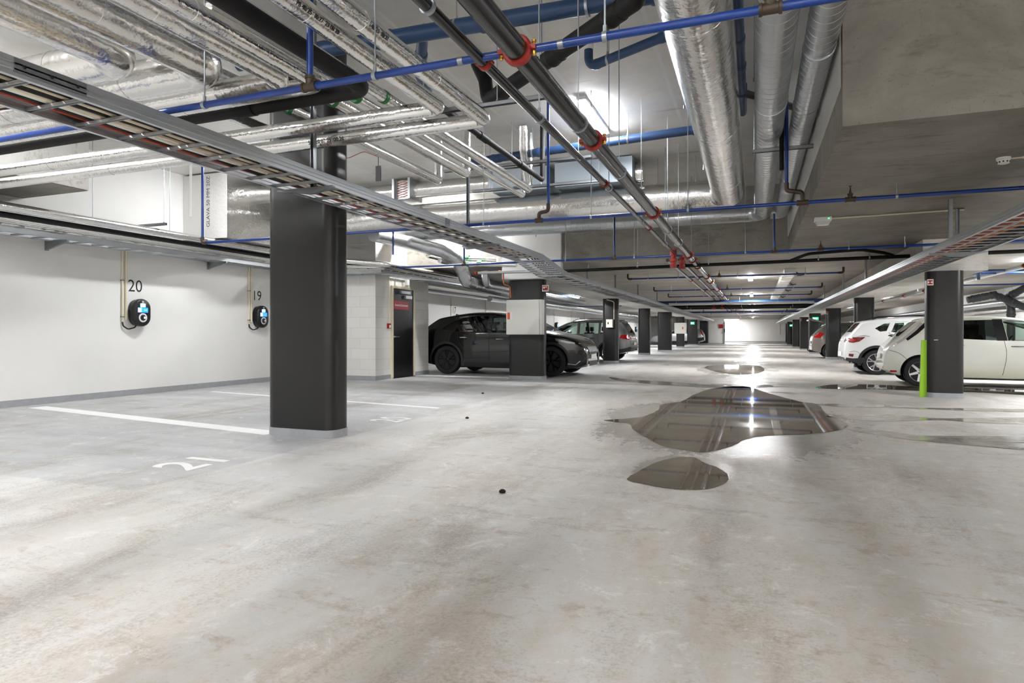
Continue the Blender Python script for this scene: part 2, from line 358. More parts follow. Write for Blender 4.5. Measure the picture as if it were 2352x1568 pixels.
l4 = column(1465, 1493, 814, 2.42, 'slim black column right of the grey SUV')
l5 = column(1510, 1543, 807, 2.42, 'broad black column in front of the silver estate car')
l6 = column(1553, 1572, 797.5, 2.42, 'narrow black column behind a white cabinet, before the silver estate car')
l7 = column(1578, 1602, 792, 2.42, 'black column with a green exit sign at the tail of the silver estate car')
l8 = column(1607, 1627, 789.5, 2.42, 'farthest black column on the left, behind the silver estate car')
rc = column(2128, 2218, 914, 2.2, 'black column in front of the pearl white hatchback on the right')
rw = column(1962, 2010, 850, 2.2, 'black column behind the rear of the white SUV')
r2 = column(1897, 1933, 824.5, 2.2, 'black column between the brown-grey car and the white SUV')
r3 = column(1858, 1886, 812.5, 2.2, 'black column with a green exit sign behind the brown-grey car')
r4 = column(1837, 1859, 803.5, 2.2, 'right-row black column with a red sign on its edge, fourth from the far end')
r5 = column(1820, 1837, 797.5, 2.2, 'plain right-row black column, third from the far end')
r6 = column(1808, 1820, 792.3, 2.2, 'right-row black column with a tiny exit sign, second from the far end')
r7 = column(1804, 1809, 788.3, 2.2, 'last black column of the right row by the far wall')
for c in (rc,):
    build('scuff_mark', bx(c['x0']+.09, c['x0']+.15, c['y0']-.002, c['y0'], 1.0, 1.008), MT['white_paint'], c)

# ---- floor paint
def floor_poly(pts, z=.0015): return M().add([(p[0], p[1], z) for p in pts], [tuple(range(len(pts)))])
def line(p, q, w):
    p, q = Vector(p).to_2d(), Vector(q).to_2d(); d = (q-p).normalized(); n = Vector((-d.y, d.x))*w/2
    return M().add([(*(p-n), .0018), (*(q-n), .0018), (*(q+n), .0018), (*(p+n), .0018)], [(0,1,2,3)])
tag(build('parking_line', line((-10.15, 6.36), (-5.02, 5.64), .25), MT['white_paint']), 'white painted bay line running from the left wall to the near column', 'floor line')
tag(build('parking_line', line((-9.72, 9.25), (-4.4, 8.42), .11), MT['white_paint']), 'worn white bay line on the floor behind the near column', 'floor line')
tag(build('parking_line', line((-4.55, 22.2), (-3.5, 22.0), .11), MT['white_paint']), 'short white bay line on the floor at the foot of the boxed column', 'floor line')
def fnum(t, x, y, label, sx=.9):
    m = text_mesh(t, .62, sx, .012); m.xf(Matrix.Translation((x, y, .002)) @ Matrix.Rotation(R(90), 4, 'Z'))
    tag(build('floor_number', m, MT['white_paint']), label, 'number')
fnum('21', -4.5, 4.12, 'white stencilled number 21 on the floor before the near column'); fnum('20', -4.38, 7.1, 'white stencilled number 20 on the floor right of the near column', .7)

# ---- puddles and wet streaks: real films of water on the floor
def zpix(pts, sx=.4303, ox=1340, oy=840): return [Zp(ox + a*sx, oy + b*sx, 0) for a, b in pts]
def puddle(name, pts, label, cat, mt, z=.003, rag=.05):
    P = [Vector((p.x, p.y)) for p in pts]; out = []
    for i in range(len(P)):                                    # round and roughen the outline
        a, b, c, d = P[i-1], P[i], P[(i+1) % len(P)], P[(i+2) % len(P)]
        for k in range(6):
            t = k/6; q = .5*((2*b) + (c-a)*t + (2*a-5*b+4*c-d)*t*t + (3*b-a-3*c+d)*t**3)
            out.append(q + Vector((random.uniform(-1,1), random.uniform(-1,1)))*rag*min((c-b).length, .6)*.3)
    m = M().add([(p.x, p.y, z) for p in out], [tuple(range(len(out)))])
    return tag(build(name, m, mt), label, cat)
puddle('puddle', zpix([(110,290),(230,282),(330,268),(400,235),(420,205),(520,190),(600,150),(700,120),(860,110),(1000,150),(1150,190),(1250,205),(1300,260),(1400,305),(1390,335),(1250,360),(1000,372),(870,392),(780,432),(650,462),(540,450),(430,430),(330,380),(270,345),(240,310),(160,300)]),
       'large dark puddle in the drive mirroring pipes and ceiling', 'puddle', MT['water'])
puddle('puddle', zpix([(235,605),(330,545),(400,512),(480,492),(540,487),(600,492),(650,520),(720,545),(770,582),(765,620),(700,650),(600,662),(450,655),(330,632)]),
       'small dark puddle nearest the camera', 'puddle', MT['water'])
puddle('puddle', [Zp(*p, 0) for p in [(1618,843),(1660,838),(1735,839),(1755,847),(1745,856),(1700,860),(1650,855)]], 'bright narrow puddle farther down the drive', 'puddle', MT['water'])
S = MT['damp']
puddle('wet_streak', zpix([(1395,325),(1500,333),(1640,352),(1800,372),(2000,375),(2352,378),(2500,385),(2500,455),(2352,450),(2100,428),(1900,410),(1700,390),(1560,368),(1450,348)]), 'widest glossy wet streak reaching right from the large puddle', 'wet streak', S)
puddle('wet_streak', zpix([(1300,268),(1500,262),(1700,266),(1900,280),(2352,276),(2500,276),(2500,312),(2352,312),(2100,304),(1900,290),(1600,296),(1400,284)]), 'wet streak just above the widest one on the right', 'wet streak', S)
puddle('wet_streak', zpix([(1240,204),(1400,203),(1640,210),(1700,222),(2352,232),(2352,246),(2000,238),(1650,223),(1400,220)]), 'thin wet streak before the foot of the hatchback column', 'wet streak', S)
puddle('puddle', zpix([(1240,116),(1340,100),(1560,101),(1800,112),(2040,118),(2352,130),(2500,134),(2500,158),(2352,156),(2100,142),(1850,136),(1600,126),(1350,124)]), 'long shallow puddle beneath the pearl white hatchback', 'puddle', MT['water'])
puddle('wet_streak', [Zp(*p, 0) for p in [(1400,866),(1450,872),(1560,878),(1640,884),(1760,884),(1760,890),(1620,890),(1500,882),(1420,874)]], 'dark wet trail crossing the drive before the large puddle', 'wet streak', S)

# ================================================================= fixings on walls and columns
def num_wall(t, px, py, size, label):
    p = Xp(px, py, XW); m = text_mesh(t, size, .95); m.xf(Matrix.Translation((XW+.002, p.y, p.z)) @ Matrix.Rotation(R(90), 4, 'Z') @ Matrix.Rotation(R(90), 4, 'X'))
    tag(build('wall_number', m, MT['text']), label, 'number')
num_wall('20', 310.5, 658, .31, 'black number 20 painted on the wall above a charger'); num_wall('19', 590, 680, .31, 'black number 19 on the wall left of the near column')
num_wall('17', 1043, 713, .34, 'small black number 17 on the wall above the black SUV')
def stadium(w, h, k=12):
    r = w/2; return [(r*math.cos(R(180*i/k)), h/2-r + r*math.sin(R(180*i/k))) for i in range(k+1)] + [(-r*math.cos(R(180*i/k)), -(h/2-r) - r*math.sin(R(180*i/k))) for i in range(k+1)]
def charger(y, z, label, full=True):
    t = thing('ev_charger', label, 'charger', (XW, y, z), 'wall chargers along the left wall')
    def lp(d, s, w=.34, h=.5): return [(XW+d, y+a*s, z+b*(1-(1-s)*w/h)) for a, b in stadium(w, h)]
    build('backplate', M().rings([lp(0, .93), lp(.075, .93)]), MT['black_plastic'], t)
    build('front_cover', M().rings([lp(.07, .97), lp(.085, 1), (lp(.14, 1)), lp(.16, .96), lp(.17, .88)]), MT['black_plastic'], t, ang=50)
    fx = XW+.172
    q = build('display', bx(fx-.004, fx, y-.05, y+.05, z+.1, z+.165), MT['screen'], t)
    q2 = build('info_sticker', bx(fx-.004, fx, y-.1, y+.1, z+.005, z+.09), MT['screen_blue'], t)
    build('sticker_panel', bx(fx, fx+.001, y-.098, y-.03, z+.008, z+.087), MT['screen'], q2)
    tx = text_mesh('mer', .045, 1, .001); tx.xf(Matrix.Translation((fx+.0012, y+.055, z+.052)) @ Matrix.Rotation(R(90), 4, 'Z') @ Matrix.Rotation(R(90), 4, 'X')); build('lettering', tx, MT['white_text'], q2)
    build('logo_mark', bx(fx-.002, fx+.001, y-.018, y+.018, z+.196, z+.212).box(fx-.002, fx+.001, y-.022, y+.024, z+.176, z+.184), MT['white_text'], t)
    build('socket_ring', M().lathe((fx-.005, y, z-.09), (1,0,0), [(0,.055),(0,.083),(.006,.083),(.006,.055)], 28), MT['ring'], t)
    build('socket', M().lathe((fx-.005, y, z-.09), (1,0,0), [(0,0),(0,.055),(.016,.052),(.03,.042),(.03,0)], 24), MT['black_plastic'], t)
    build('socket_label', bx(fx+.024, fx+.0265, y-.005, y+.04, z-.11, z-.07), MT['white_plastic'], t)
    if full:
        build('power_cable', M().tube([(XW+.02, y-.285, z-.16), (XW+.03, y-.28, z-.24), (XW+.05, y-.2, z-.3), (XW+.06, y-.08, z-.27), (XW+.06, y-.02, z-.2)], .012, 8, .06), MT['black'], t)
    return t
def conduit(y, z0, z1, label, x=XW, two=True, g=None):
    m = M().tube([(x+.02, y, z0), (x+.02, y, z1)], .016, 8)
    if two: m.tube([(x+.02, y+.07, z0+.04), (x+.02, y+.07, z1)], .016, 8)
    o = build('conduit', m, MT['cream']); tag(o, label, 'conduit')
    for zz in (z0+.09, (z0+z1)/2+.1):
        build('clip', M().box(x, x+.04, y-.028, y+.028, zz-.01, zz+.01), MT['galv_dark'], o)
p = Xp(322, 718, XW+.1); charger(p.y, p.z, 'wall charger with lit screen under the number 20'); conduit(p.y-.285, p.z-.17, 2.6, 'cream conduit pair feeding the fully visible lit charger')
p2 = Xp(600, 728, XW+.1); charger(p2.y, p.z, 'wall charger with lit screen partly behind the near column'); conduit(p2.y-.285, p.z-.17, 2.6, 'cream conduit pair beside the column feeding the half hidden charger')
for px, py, lb, cb in ((1279, 747, 'dark wall charger seen between the black SUV and the grey SUV', 'cream conduit running down to the charger between the two SUVs'),
                       (1461, 753, 'dark wall charger at the left edge of the slim column', 'conduit above the charger at the left edge of the slim column'),
                       (1501, 757, 'dark wall charger left of the broad column', 'conduit above the charger left of the broad column')):
    y = Xp(px, py, XW+.1).y; charger(y, p.z, lb, False); conduit(y-.26, p.z, 2.6, cb, two=False)
for px, lb in ((1035, 'cream conduit on the wall left of the number 17'), (1115, 'cream conduit on the wall above the black SUV roof')):
    conduit(Xp(px, 700, XW).y, 1.5, 2.6, lb, two=False)
for px, lb in ((1243, 'cream conduit on the wall right of the cabinet column'), (1311, 'conduit on the wall above the front of the grey SUV'), (1341, 'conduit on the wall above the roof of the grey SUV')):
    conduit(Xp(px, 700, XW).y, 1.6, 2.6, lb, two=False)

# call point, its conduit and the junction box on the block wall
cp = build('call_point', bx(-8.37, -8.33, 13.3, 13.42, 1.24, 1.36), MT['red_sign']); tag(cp, 'red fire alarm call point on the block wall left of the door', 'call point')
build('button', bx(-8.33, -8.325, 13.34, 13.41, 1.255, 1.32), MT['white_plastic'], cp)
m = M().tube([(-8.35, 13.36, 1.36), (-8.35, 13.36, 2.5)], .012, 8); o = build('conduit', m, MT['cream']); tag(o, 'cream conduit rising from the red call point', 'conduit')
p = Xp(933, 645, -8.37); tag(build('junction_box', bx(-8.37, -8.31, p.y-.07, p.y+.07, 2.36, 2.5), MT['white_plastic']), 'white junction box on the block wall above the door', 'junction box')

# cabinets
def cabinet(c, pxl, pxr, pyt, pyb, dep, label, cat='cabinet', handle='left'):
    y = c['y0'] - dep; a = Yp(pxl, pyb, y); b = Yp(pxr, pyt, y); z0, z1 = a.z, b.z
    z0 = Yp((pxl+pxr)/2, pyb, y).z; z1 = Yp((pxl+pxr)/2, pyt, y).z
    o = build('cabinet', bx(a.x+.01, b.x, y+.03, c['y0'], z0, z1), MT['cabinet']); tag(o, label, cat)
    w = b.x-a.x
    dr = build('door', bx(a.x, b.x-.06*w, y, y+.028, z0+.004, z1-.004), MT['cabinet'], o)
    return o, dr, a.x, b.x, y, z0, z1
o, dr, xa, xb, y, z0, z1 = cabinet(c2, 1163, 1243, 688, 768, .24, 'large white enamelled steel cabinet on the column before the black SUV')
hx = xa+.03; hz = z0 + (z1-z0)*.44
hd = build('handle', bx(hx, hx+.06, y-.012, y, hz, hz+.16), MT['orange'], dr); build('handle_label', bx(hx+.065, hx+.12, y-.004, y, hz, hz+.17), MT['white_plastic'], dr)
o, dr, xa, xb, y, z0, z1 = cabinet(l3, 1392, 1407, 733, 752, .12, 'small white electrical box on the column before the grey SUV'); build('lock', bx(xa+.06, xa+.1, y-.008, y, (z0+z1)/2-.03, (z0+z1)/2+.05), MT['black_plastic'], dr)
m = M().tube([(xa+.28, l3['y0']-.03, z1), (xa+.28, l3['y0']-.03, 2.3), (xa+.0, l3['y0']-.03, 2.38)], .016, 8, .08); tag(build('conduit', m, MT['cream']), 'cream conduit curving down to the small white box', 'conduit')
o, dr, xa, xb, y, z0, z1 = cabinet(l6, 1549, 1576, 741, 766, .25, 'white cabinet on the narrow column before the silver estate car'); build('handle', bx(xb-.3, xb-.22, y-.02, y, (z0+z1)/2-.08, (z0+z1)/2+.1), MT['orange'], dr)

# signs
def sign(c, pxl, pxr, pyt, pyb, label, face, mark=None, off=.01, rim=True):
    y = c['y0'] - off; a = Yp(pxl, pyb, y); b = Yp(pxr, pyt, y)
    o = build('sign', bx(a.x, b.x, y, y+off*.8, a.z, b.z), MT['white_plastic'] if rim else face); tag(o, label, 'sign')
    w = b.x-a.x; h = b.z-a.z
    if rim: build('sign_face', bx(a.x+w*.1, b.x-w*.1, y-.002, y, a.z+h*.13, b.z-h*.13), face, o)
    if mark: mark(o, a.x, b.x, a.z, b.z, y-.004)
    return o
def arrow(o, x0, x1, z0, z1, y):
    w = x1-x0; cz = (z0+z1)/2; h = z1-z0; c = x0+w*.66
    m = M().prism([(c-.16*w, cz-.04*h), (c+.06*w, cz-.04*h), (c+.0*w, cz-.17*h), (c+.08*w, cz-.17*h), (c+.2*w, cz), (c+.08*w, cz+.17*h), (c, cz+.17*h), (c+.06*w, cz+.04*h), (c-.16*w, cz+.04*h)], y, y+.002, lambda a, b, q: (a, q, b))
    m.lathe((x0+.2*w, y, cz), (0,1,0), [(0,0),(0,.12*h),(.002,.12*h),(.002,0)], 14); build('pictogram', m, MT['white_text'], o)
def runner(o, x0, x1, z0, z1, y):
    w = x1-x0; h = z1-z0
    m = M().box(x0+.12*w, x0+.3*w, y, y+.002, z0+.25*h, z1-.25*h).box(x0+.62*w, x0+.7*w, y, y+.002, z0+.25*h, z1-.25*h).box(x0+.5*w, x0+.84*w, y, y+.002, z0+.48*h, z0+.58*h).box(x0+.36*w, x0+.44*w, y, y+.002, z0+.3*h, z0+.7*h)
    build('pictogram', m, MT['exit_white'], o)
def hose(o, x0, x1, z0, z1, y):
    w = x1-x0; h = z1-z0; m = M().box(x0+.2*w, x0+.42*w, y, y+.002, z0+.45*h, z1-.25*h).box(x0+.5*w, x0+.75*w, y, y+.002, z0+.6*h, z0+.75*h); build('pictogram', m, MT['white_text'], o)
sign(c2, 1245, 1260, 654, 669, 'square red fire hose sign on the upper corner of the cabinet column', MT['red_sign'], hose, .03)
sign(rc, 2130, 2144, 641, 655, 'red sign with a white arrow on the hatchback column', MT['red_sign'], arrow)
sign(r2, 1898, 1902, 715, 721, 'small red sign on the column between the brown-grey car and white SUV', MT['red_sign'], None)
sign(r4, 1838, 1841, 731, 736, 'tiny red sign on the edge of a far right-row column', MT['red_sign'], None)
sign(r3, 1866, 1880, 728, 734.5, 'green exit sign on the column behind the brown-grey car', MT['exit'], runner, .02, False)
sign(r6, 1814, 1820, 745, 749.5, 'tiny green exit sign far down the right row', MT['exit'], runner, .02, False)
sign(l7, 1586, 1595, 739, 745, 'green exit sign on the far left column', MT['exit'], runner, .02, False)
# smoke detector, emergency light on the raw concrete soffit
q = Zp(2305, 362, ZL); t = build('smoke_detector', M().lathe((q.x, q.y, ZL), (0,0,-1), [(0,0),(0,.058),(.02,.058),(.022,.052),(.03,.05),(.055,.046),(.06,.03),(.06,0)], 28), MT['white_plastic']); tag(t, 'round white smoke detector on the concrete soffit', 'smoke detector')
for k in range(10):
    a = R(36*k); build('vent_slot', M().obox((q.x+.047*math.cos(a), q.y+.047*math.sin(a), ZL-.043), Vector((math.cos(a), math.sin(a), 0)), Vector((-math.sin(a), math.cos(a), 0)), Vector((0,0,1)), .004, .006, .006), MT['black_plastic'], t)
tag(build('conduit', M().tube([(q.x+.06, q.y-.01, ZL-.015), (q.x+.14, q.y-.02, ZL-.015)], .008, 8).tube([(q.x+.14, q.y-.02, ZL-.015), (q.x+2.2, q.y-.25, ZL-.015)], .012, 8), MT['cream']), 'cream conduit running right from the smoke detector', 'conduit')
q = Zp(1890, 500, ZL); el = build('emergency_ceiling_light', bx(q.x-.11, q.x+.11, q.y-.07, q.y+.07, ZL-.05, ZL), MT['white_plastic']); tag(el, 'white emergency light on the concrete soffit', 'emergency light')
build('lens', M().prism([(-.1,-.05),(.1,-.05),(.075,-.105),(-.075,-.105)], q.y-.06, q.y+.06, lambda a, b, h: (q.x+a, h, ZL+b)), mat('clear_lens', (225,228,228), .12), el)
build('indicator', bx(q.x+.06, q.x+.075, q.y-.072, q.y-.07, ZL-.03, ZL-.018), emis('green_led', (40,220,120), 2.0), el)
a = Zp(2215, 478, ZL); tag(build('conduit', M().tube([(q.x+.11, q.y, ZL-.015), (a.x, a.y, ZL-.015)], .012, 8), MT['cream']), 'cream conduit running right from the emergency light', 'conduit')
# the lime board leaning behind the hatchback column
a = rc; tag(build('lime_board', M().prism([(0, .0), (.13, .0), (.13, 1.0), (.03, 1.0)], rc['y0']+.1, rc['y0']+.16, lambda u, v, h: (rc['x0']-.1+u, h, v)), MT['lime']), 'lime green plastic board standing against the hatchback column', 'board')
for px, py in ((1109, 904), (1073, 961), (1154, 1131)):
    q = Zp(px, py, 0); tag(build('stone_chip', M().lathe((q.x, q.y, 0), (0,0,1), [(0,.0),(0,.022),(.012,.026),(.024,.012),(.026,0)], 7), MT['black']), {1109: 'dark stone chip on the floor before the cabinet column', 1073: 'dark stone chip lying in the drive between two columns', 1154: 'dark stone chip on the pale floor left of the small puddle'}[px], 'stone')
# ================================================================= pipes, ducts and trays
def rods(o, pts, ztop, r=0.0, rr=.005, ring=None, turn=False):
    """threaded rod from a pipe up to the deck, with a clamp round the pipe"""
    for (x, y, z, ax) in pts:
        build('hanger_rod', M().tube([(x, y, z+r), (x, y, ztop)], rr, 6) .lathe((x, y, z+r), (0,0,1), [(0,0),(0,.011),(.035,.011),(.035,0)], 8), MT['rod'], o)
        if r:
            a = Vector((1,0,0)) if ax == 'x' else Vector((0,1,0))
            build('clamp', M().lathe(Vector((x, y, z)) - a*.012, a, [(0, r*1.0),(0, r+.005),(.024, r+.005),(.024, r*1.0)], 20), MT['rod'], o)
def pipe(name, label, cat, pts, r, mt, bend=.1, n=16, grp=None, prof=None):
    o = build(name, M().tube(pts, r, n, bend, prof), mt, ang=40); return tag(o, label, cat, grp)
def sleeve(o, p, ax, r, L, mt, name='joint', h=.004):
    a = Vector(ax).normalized(); return build(name, M().lathe(Vector(p) - a*L/2, a, [(0, r*.98),(0, r+h),(L, r+h),(L, r*.98)], 20), mt, o)
def coupling(o, p, ax, r, w=.05):
    """red grooved coupling with two ears and brass bolts"""
    a = Vector(ax).normalized(); p = Vector(p); up = Vector((0,0,1)); sd = a.cross(up).normalized()
    m = M().lathe(p - a*w/2, a, [(0, r),(0, r*1.16),(w*.2, r*1.32),(w*.8, r*1.32),(w, r*1.16),(w, r)], 24)
    for s in (-1, 1): m.obox(p + sd*s*r*1.45, a, sd, up, w*.42, r*.28, r*.2)
    c = build('coupling', m, MT['red'], o)
    if r > .03:
        for s in (-1, 1):
            q = p + sd*s*r*1.5
            build('bolt', M().lathe(q - up*r*.62, up, [(0,0),(0,.009),(.012,.014),(.02,.014),(.02,.007),(r*1.1,.007),(r*1.1,.013),(r*1.1+.012,.013),(r*1.1+.012,0)], 8), MT['brass'], c)
    return c
def tee(o, p, ax, r=.024, down=None):
    a = Vector(ax).normalized(); p = Vector(p)
    m = M().lathe(p - a*.05, a, [(0, r*.9),(0, r*1.45),(.014, r*1.45),(.016, r*1.25),(.084, r*1.25),(.086, r*1.45),(.1, r*1.45),(.1, r*.9)], 14)
    if down is not None: m.lathe(p, down, [(0, r*1.2),(.045, r*1.2),(.047, r*1.45),(.065, r*1.45),(.065, 0)], 14)
    return build('tee', m, MT['fitting'], o)
def head(o, p):
    p = Vector(p); m = M().lathe(p, (0,0,1), [(0,.014),(.03,.014),(.034,.009),(.06,.006),(.085,.004),(.085,.018),(.09,.018),(.09,0)], 10)
    return build('sprinkler_head', m, MT['fitting'], o)

ZS = 2.61                                  # sprinkler level
# ---- nested L-shaped runs at the upper left: they come along the drive and turn left
def ell(name, label, x, y, z, r, mt, bend, cat='pipe', y0=-2.0, xl=-9.3, grp=None, marks=()):
    o = pipe(name, label, cat, [(x, y0, z), (x, y, z), (xl, y, z)], r, mt, bend, 24, grp)
    for s, d in marks:                     # tape seams round the wrap
        if s == 'y': sleeve(o, (x, d, z), (0,1,0), r, .022, mt, 'tape_joint', .0025)
        else: sleeve(o, (d, y, z), (1,0,0), r, .022, mt, 'tape_joint', .0025)
    return o
G = 'bent pipes under the high deck at upper left'
dA = ell('insulated_duct', 'leftmost fat foil duct at top left, bending away to the left', -4.02, 3.1, 3.02, .135, MT['foil_big'], .2, 'duct', grp=G, marks=[('y', 2.2), ('y', 1.2), ('x', -4.7), ('x', -5.9)])
dB = ell('insulated_duct', 'second fat foil duct at top left, right of the leftmost one', -3.6, 3.44, 3.02, .14, MT['foil_big'], .2, 'duct', grp=G, marks=[('y', 2.55), ('y', 1.4), ('x', -4.4), ('x', -5.8)])
p1 = ell('insulated_pipe', 'foil pipe bending left just right of the two fat ducts', -3.17, 3.665, 2.95, .075, MT['foil'], .1, grp=G, marks=[('y', 2.6), ('x', -4.5)])
p2 = ell('insulated_pipe', 'foil pipe between the first foil pipe and the black bent pipe', -2.98, 3.83, 2.95, .06, MT['foil'], .09, grp=G, marks=[('y', 2.7), ('x', -4.3)])
pb = ell('black_insulated_pipe', 'thick black insulated pipe with a rounded bend left of centre', -2.68, 3.99, 2.93, .058, MT['black_rubber'], .12, grp=G)
sleeve(pb, (-3.82, 3.99, 2.93), (1,0,0), .058, .16, MT['black_rubber'], 'sleeve', .007)
a1 = ell('insulated_pipe', 'upper one of the foil pipe pair crossing to the wall, bent at centre', -2.36, 4.53, 2.93, .062, MT['foil'], .07, grp=G, marks=[('y', 3.6), ('y', 2.9), ('x', -3.0), ('x', -5.1), ('x', -7.0)])
a2 = ell('insulated_pipe', 'lower one of the foil pipe pair crossing to the wall, bent at centre', -2.13, 4.92, 2.93, .062, MT['foil'], .07, grp=G, marks=[('y', 4.0), ('y', 3.1), ('x', -2.9), ('x', -4.6), ('x', -6.6)])
def wrap_text(o, txt, p, ax, r, size, side, flip=1, w=1.0):
    """stamp lettering round a pipe: text runs along ax, height wraps the circumference, centred at angle `side`"""
    a = Vector(ax).normalized()*flip; up = Vector((0,0,1)); s = a.cross(up).normalized(); m = text_mesh(txt, size, w, .001)
    vs = []
    for v in m.v:
        t = side + v.y/r; vs.append(Vector(p) + a*v.x + (s*math.cos(t) + up*math.sin(t))*(r+.0015))
    m.v = vs; build('stamp', m, MT['text_grey'], o)
wrap_text(a2, '5    20 07 23  00:26', (-3.72, 4.92, 2.93), (1,0,0), .062, .05, R(-20), 1)
wrap_text(a1, 'PS 40/25  00:27  23 08 20', (-2.36, 2.95, 2.93), (0,1,0), .062, .036, R(-25), 1)
wrap_text(a2, 'PS 40/25  00:27', (-2.13, 3.2, 2.93), (0,1,0), .062, .036, R(-25), 1)
# trapeze channels that carry them
def channel(label, x0, x1, y, z, posts, ztop, w=.021, grp=None):
    o = build('support_channel', M().box(x0, x1, y-w, y-w+.004, z, z+.042).box(x0, x1, y+w-.004, y+w, z, z+.042).box(x0, x1, y-w, y+w, z+.038, z+.042).box(x0, x1, y-w, y-w+.01, z, z+.004).box(x0, x1, y+w-.01, y+w, z, z+.004), MT['galv_dark']); tag(o, label, 'support channel', grp)
    rods(o, [(x, y, z+.02, 'x') for x in posts], ztop)
    return o
channel('steel channel crossing under the ceiling above the black bent pipe', -3.3, -1.75, 5.6, 3.3, (-3.1, -2.3, -1.85), ZH)
channel('steel channel under the blue drain pipe, farther than the black bent pipe', -4.4, -2.1, 8.6, 3.56, (-4.0, -3.3, -2.3), ZH)
channel('short steel channel ending left of the blue drop pipe', -4.2, -2.05, 9.2, 3.36, (-3.9, -3.05, -2.15), ZH)
# ---- foil pipes running in under the deck and turning up into it
def riser(label, px, py, z, r, mt, y0, name='insulated_pipe', bend=.07, seams=()):
    e = Zp(px, py, z); o = pipe(name, label, 'pipe', [(e.x, y0, z), (e.x, e.y, z), (e.x, e.y, ZH-.004)], r, mt, bend, 16)
    for d in seams: sleeve(o, (e.x, d, z), (0,1,0), r, .02, mt, 'tape_joint', .002)
    return o
e1 = riser('foil pipe ending at left centre, with a hanging black tag', 1008, 415, 3.35, .062, MT['foil'], 3.3, seams=(5.4, 6.6, 7.6))
e2 = riser('foil pipe turning up behind the perforated hanger strut', 1072, 400, 3.35, .062, MT['foil'], 4.8, seams=(5.6, 6.9))
e3 = riser('thickest-looking foil pipe of the riser row, beside the black thin pipe', 1216, 436, 3.35, .06, MT['foil'], 3.3, seams=(5.2, 6.6, 8.2))
e4 = riser('thinnest foil pipe ending lowest of the riser row', 1202, 450, 3.35, .04, MT['foil'], 3.3, seams=(6.2, 7.7))
for o, y in ((e1, 5.0), (e2, 5.0), (e3, 5.1), (e4, 5.0)):
    x = o.matrix_basis.translation.x; build('green_tape', M().lathe((x, y, 3.35), (0,1,0), [(0,.06),(0,.0645),(.05,.0645),(.05,.06)], 16), MT['green'], o)
e0 = pipe('insulated_pipe', 'short capped foil pipe with a wire hanging below it', 'pipe', [(-5.0, 3.3, 3.35), (-5.0, 6.1, 3.35)], .06, MT['foil'], 0)
x = e1.matrix_basis.translation.x
tg = Zp(869, 381, 3.0); tag(build('hanging_tag', M().box(tg.x-.032, tg.x+.032, tg.y-.006, tg.y+.006, tg.z-.17, tg.z+.0).tube([(tg.x, tg.y, tg.z), (tg.x, tg.y, tg.z+.1)], .004, 6), MT['black_plastic']), 'small black tag hanging on a wire below the foil pipes', 'tag')
tag(build('sensor_wire', M().tube([(tg.x, tg.y, tg.z+.1), (tg.x-.12, tg.y-.1, tg.z+.15), (tg.x-.3, tg.y-.2, tg.z+.05), (tg.x-.42, tg.y-.3, tg.z+.2), (tg.x-.5, tg.y-.3, tg.z+.38)], .004, 6, .08), MT['copper']), 'thin copper coloured wire looping under the foil pipes', 'wire')
e5 = riser('thin black insulated pipe with thicker sleeves, running to the blue drop pipe', 1246, 414, 3.35, .036, MT['black_rubber'], 3.6, 'black_insulated_pipe', .06)
x5 = e5.matrix_basis.translation.x
for y in (6.6, 7.9): sleeve(e5, (x5, y, 3.35), (0,1,0), .036, .22, MT['black_rubber'], 'sleeve', .008)
q = Yp(1215, 440, 9.3); pipe('insulated_pipe', 'foil wrapped pipe rising slanted to the deck behind the blue drop pipe', 'pipe', [(q.x, 9.3, 3.35), (q.x+.02, 9.0, 3.9), (q.x+.05, 8.9, ZH)], .07, MT['foil'], .1)

# ---- main sprinkler supply pipes along the drive
XM, XS = -1.165, -1.39
mp = pipe('sprinkler_main_pipe', 'thick black steel main pipe with red couplings running down the drive', 'pipe', [(XM, -2, ZS), (XM, 62, ZS)], .061, MT['black_steel'], 0, 28)
sp = pipe('sprinkler_main_pipe', 'thinner black steel pipe left of the thick main pipe', 'pipe', [(XS, -2, ZS), (XS, 12.15, ZS)], .03, MT['black_steel'], 0, 20)
sp2 = pipe('sprinkler_main_pipe', 'thin steel pipe running on beyond the red drop fittings, middle of three', 'pipe', [(XS, 13.0, ZS-.02), (XS, 48, ZS-.02)], .036, MT['black_steel'], 0, 16)
sp3 = pipe('sprinkler_main_pipe', 'leftmost of the three steel pipes farther down the drive', 'pipe', [(XS-.24, 13.0, ZS-.02), (XS-.24, 48, ZS-.02)], .036, MT['black_steel'], 0, 16)
for y in (1.3, 3.12, 4.78, 7.93, 12.4, 13.2, 14.5, 17.3, 18.9, 22.6, 26.2, 30, 34, 37, 40, 43, 46, 49, 52, 55, 58): coupling(mp, (XM, y, ZS), (0,1,0), .061, .055)
for y in (3.2, 6.2, 9.05): coupling(sp, (XS, y, ZS), (0,1,0), .03, .045)
for y in (17.5, 22.4, 27.5, 33): coupling(sp2, (XS, y, ZS-.02), (0,1,0), .036, .04); coupling(sp3, (XS-.24, y+.6, ZS-.02), (0,1,0), .036, .04)
rods(mp, [(XM, y, ZS, 'y') for y in (2.2, 4.35, 5.8, 9.3)], ZH, .064)
rods(mp, [(XM, y, ZS, 'y') for y in (10.7, 13.0)], ZH, .064); rods(mp, [(XM, y, ZS, 'y') for y in (16, 20.5, 25)], ZL, .064)
rods(sp, [(XS, y, ZS, 'y') for y in (2.55, 4.15, 6.4, 8.4, 10.8)], ZH, .033)
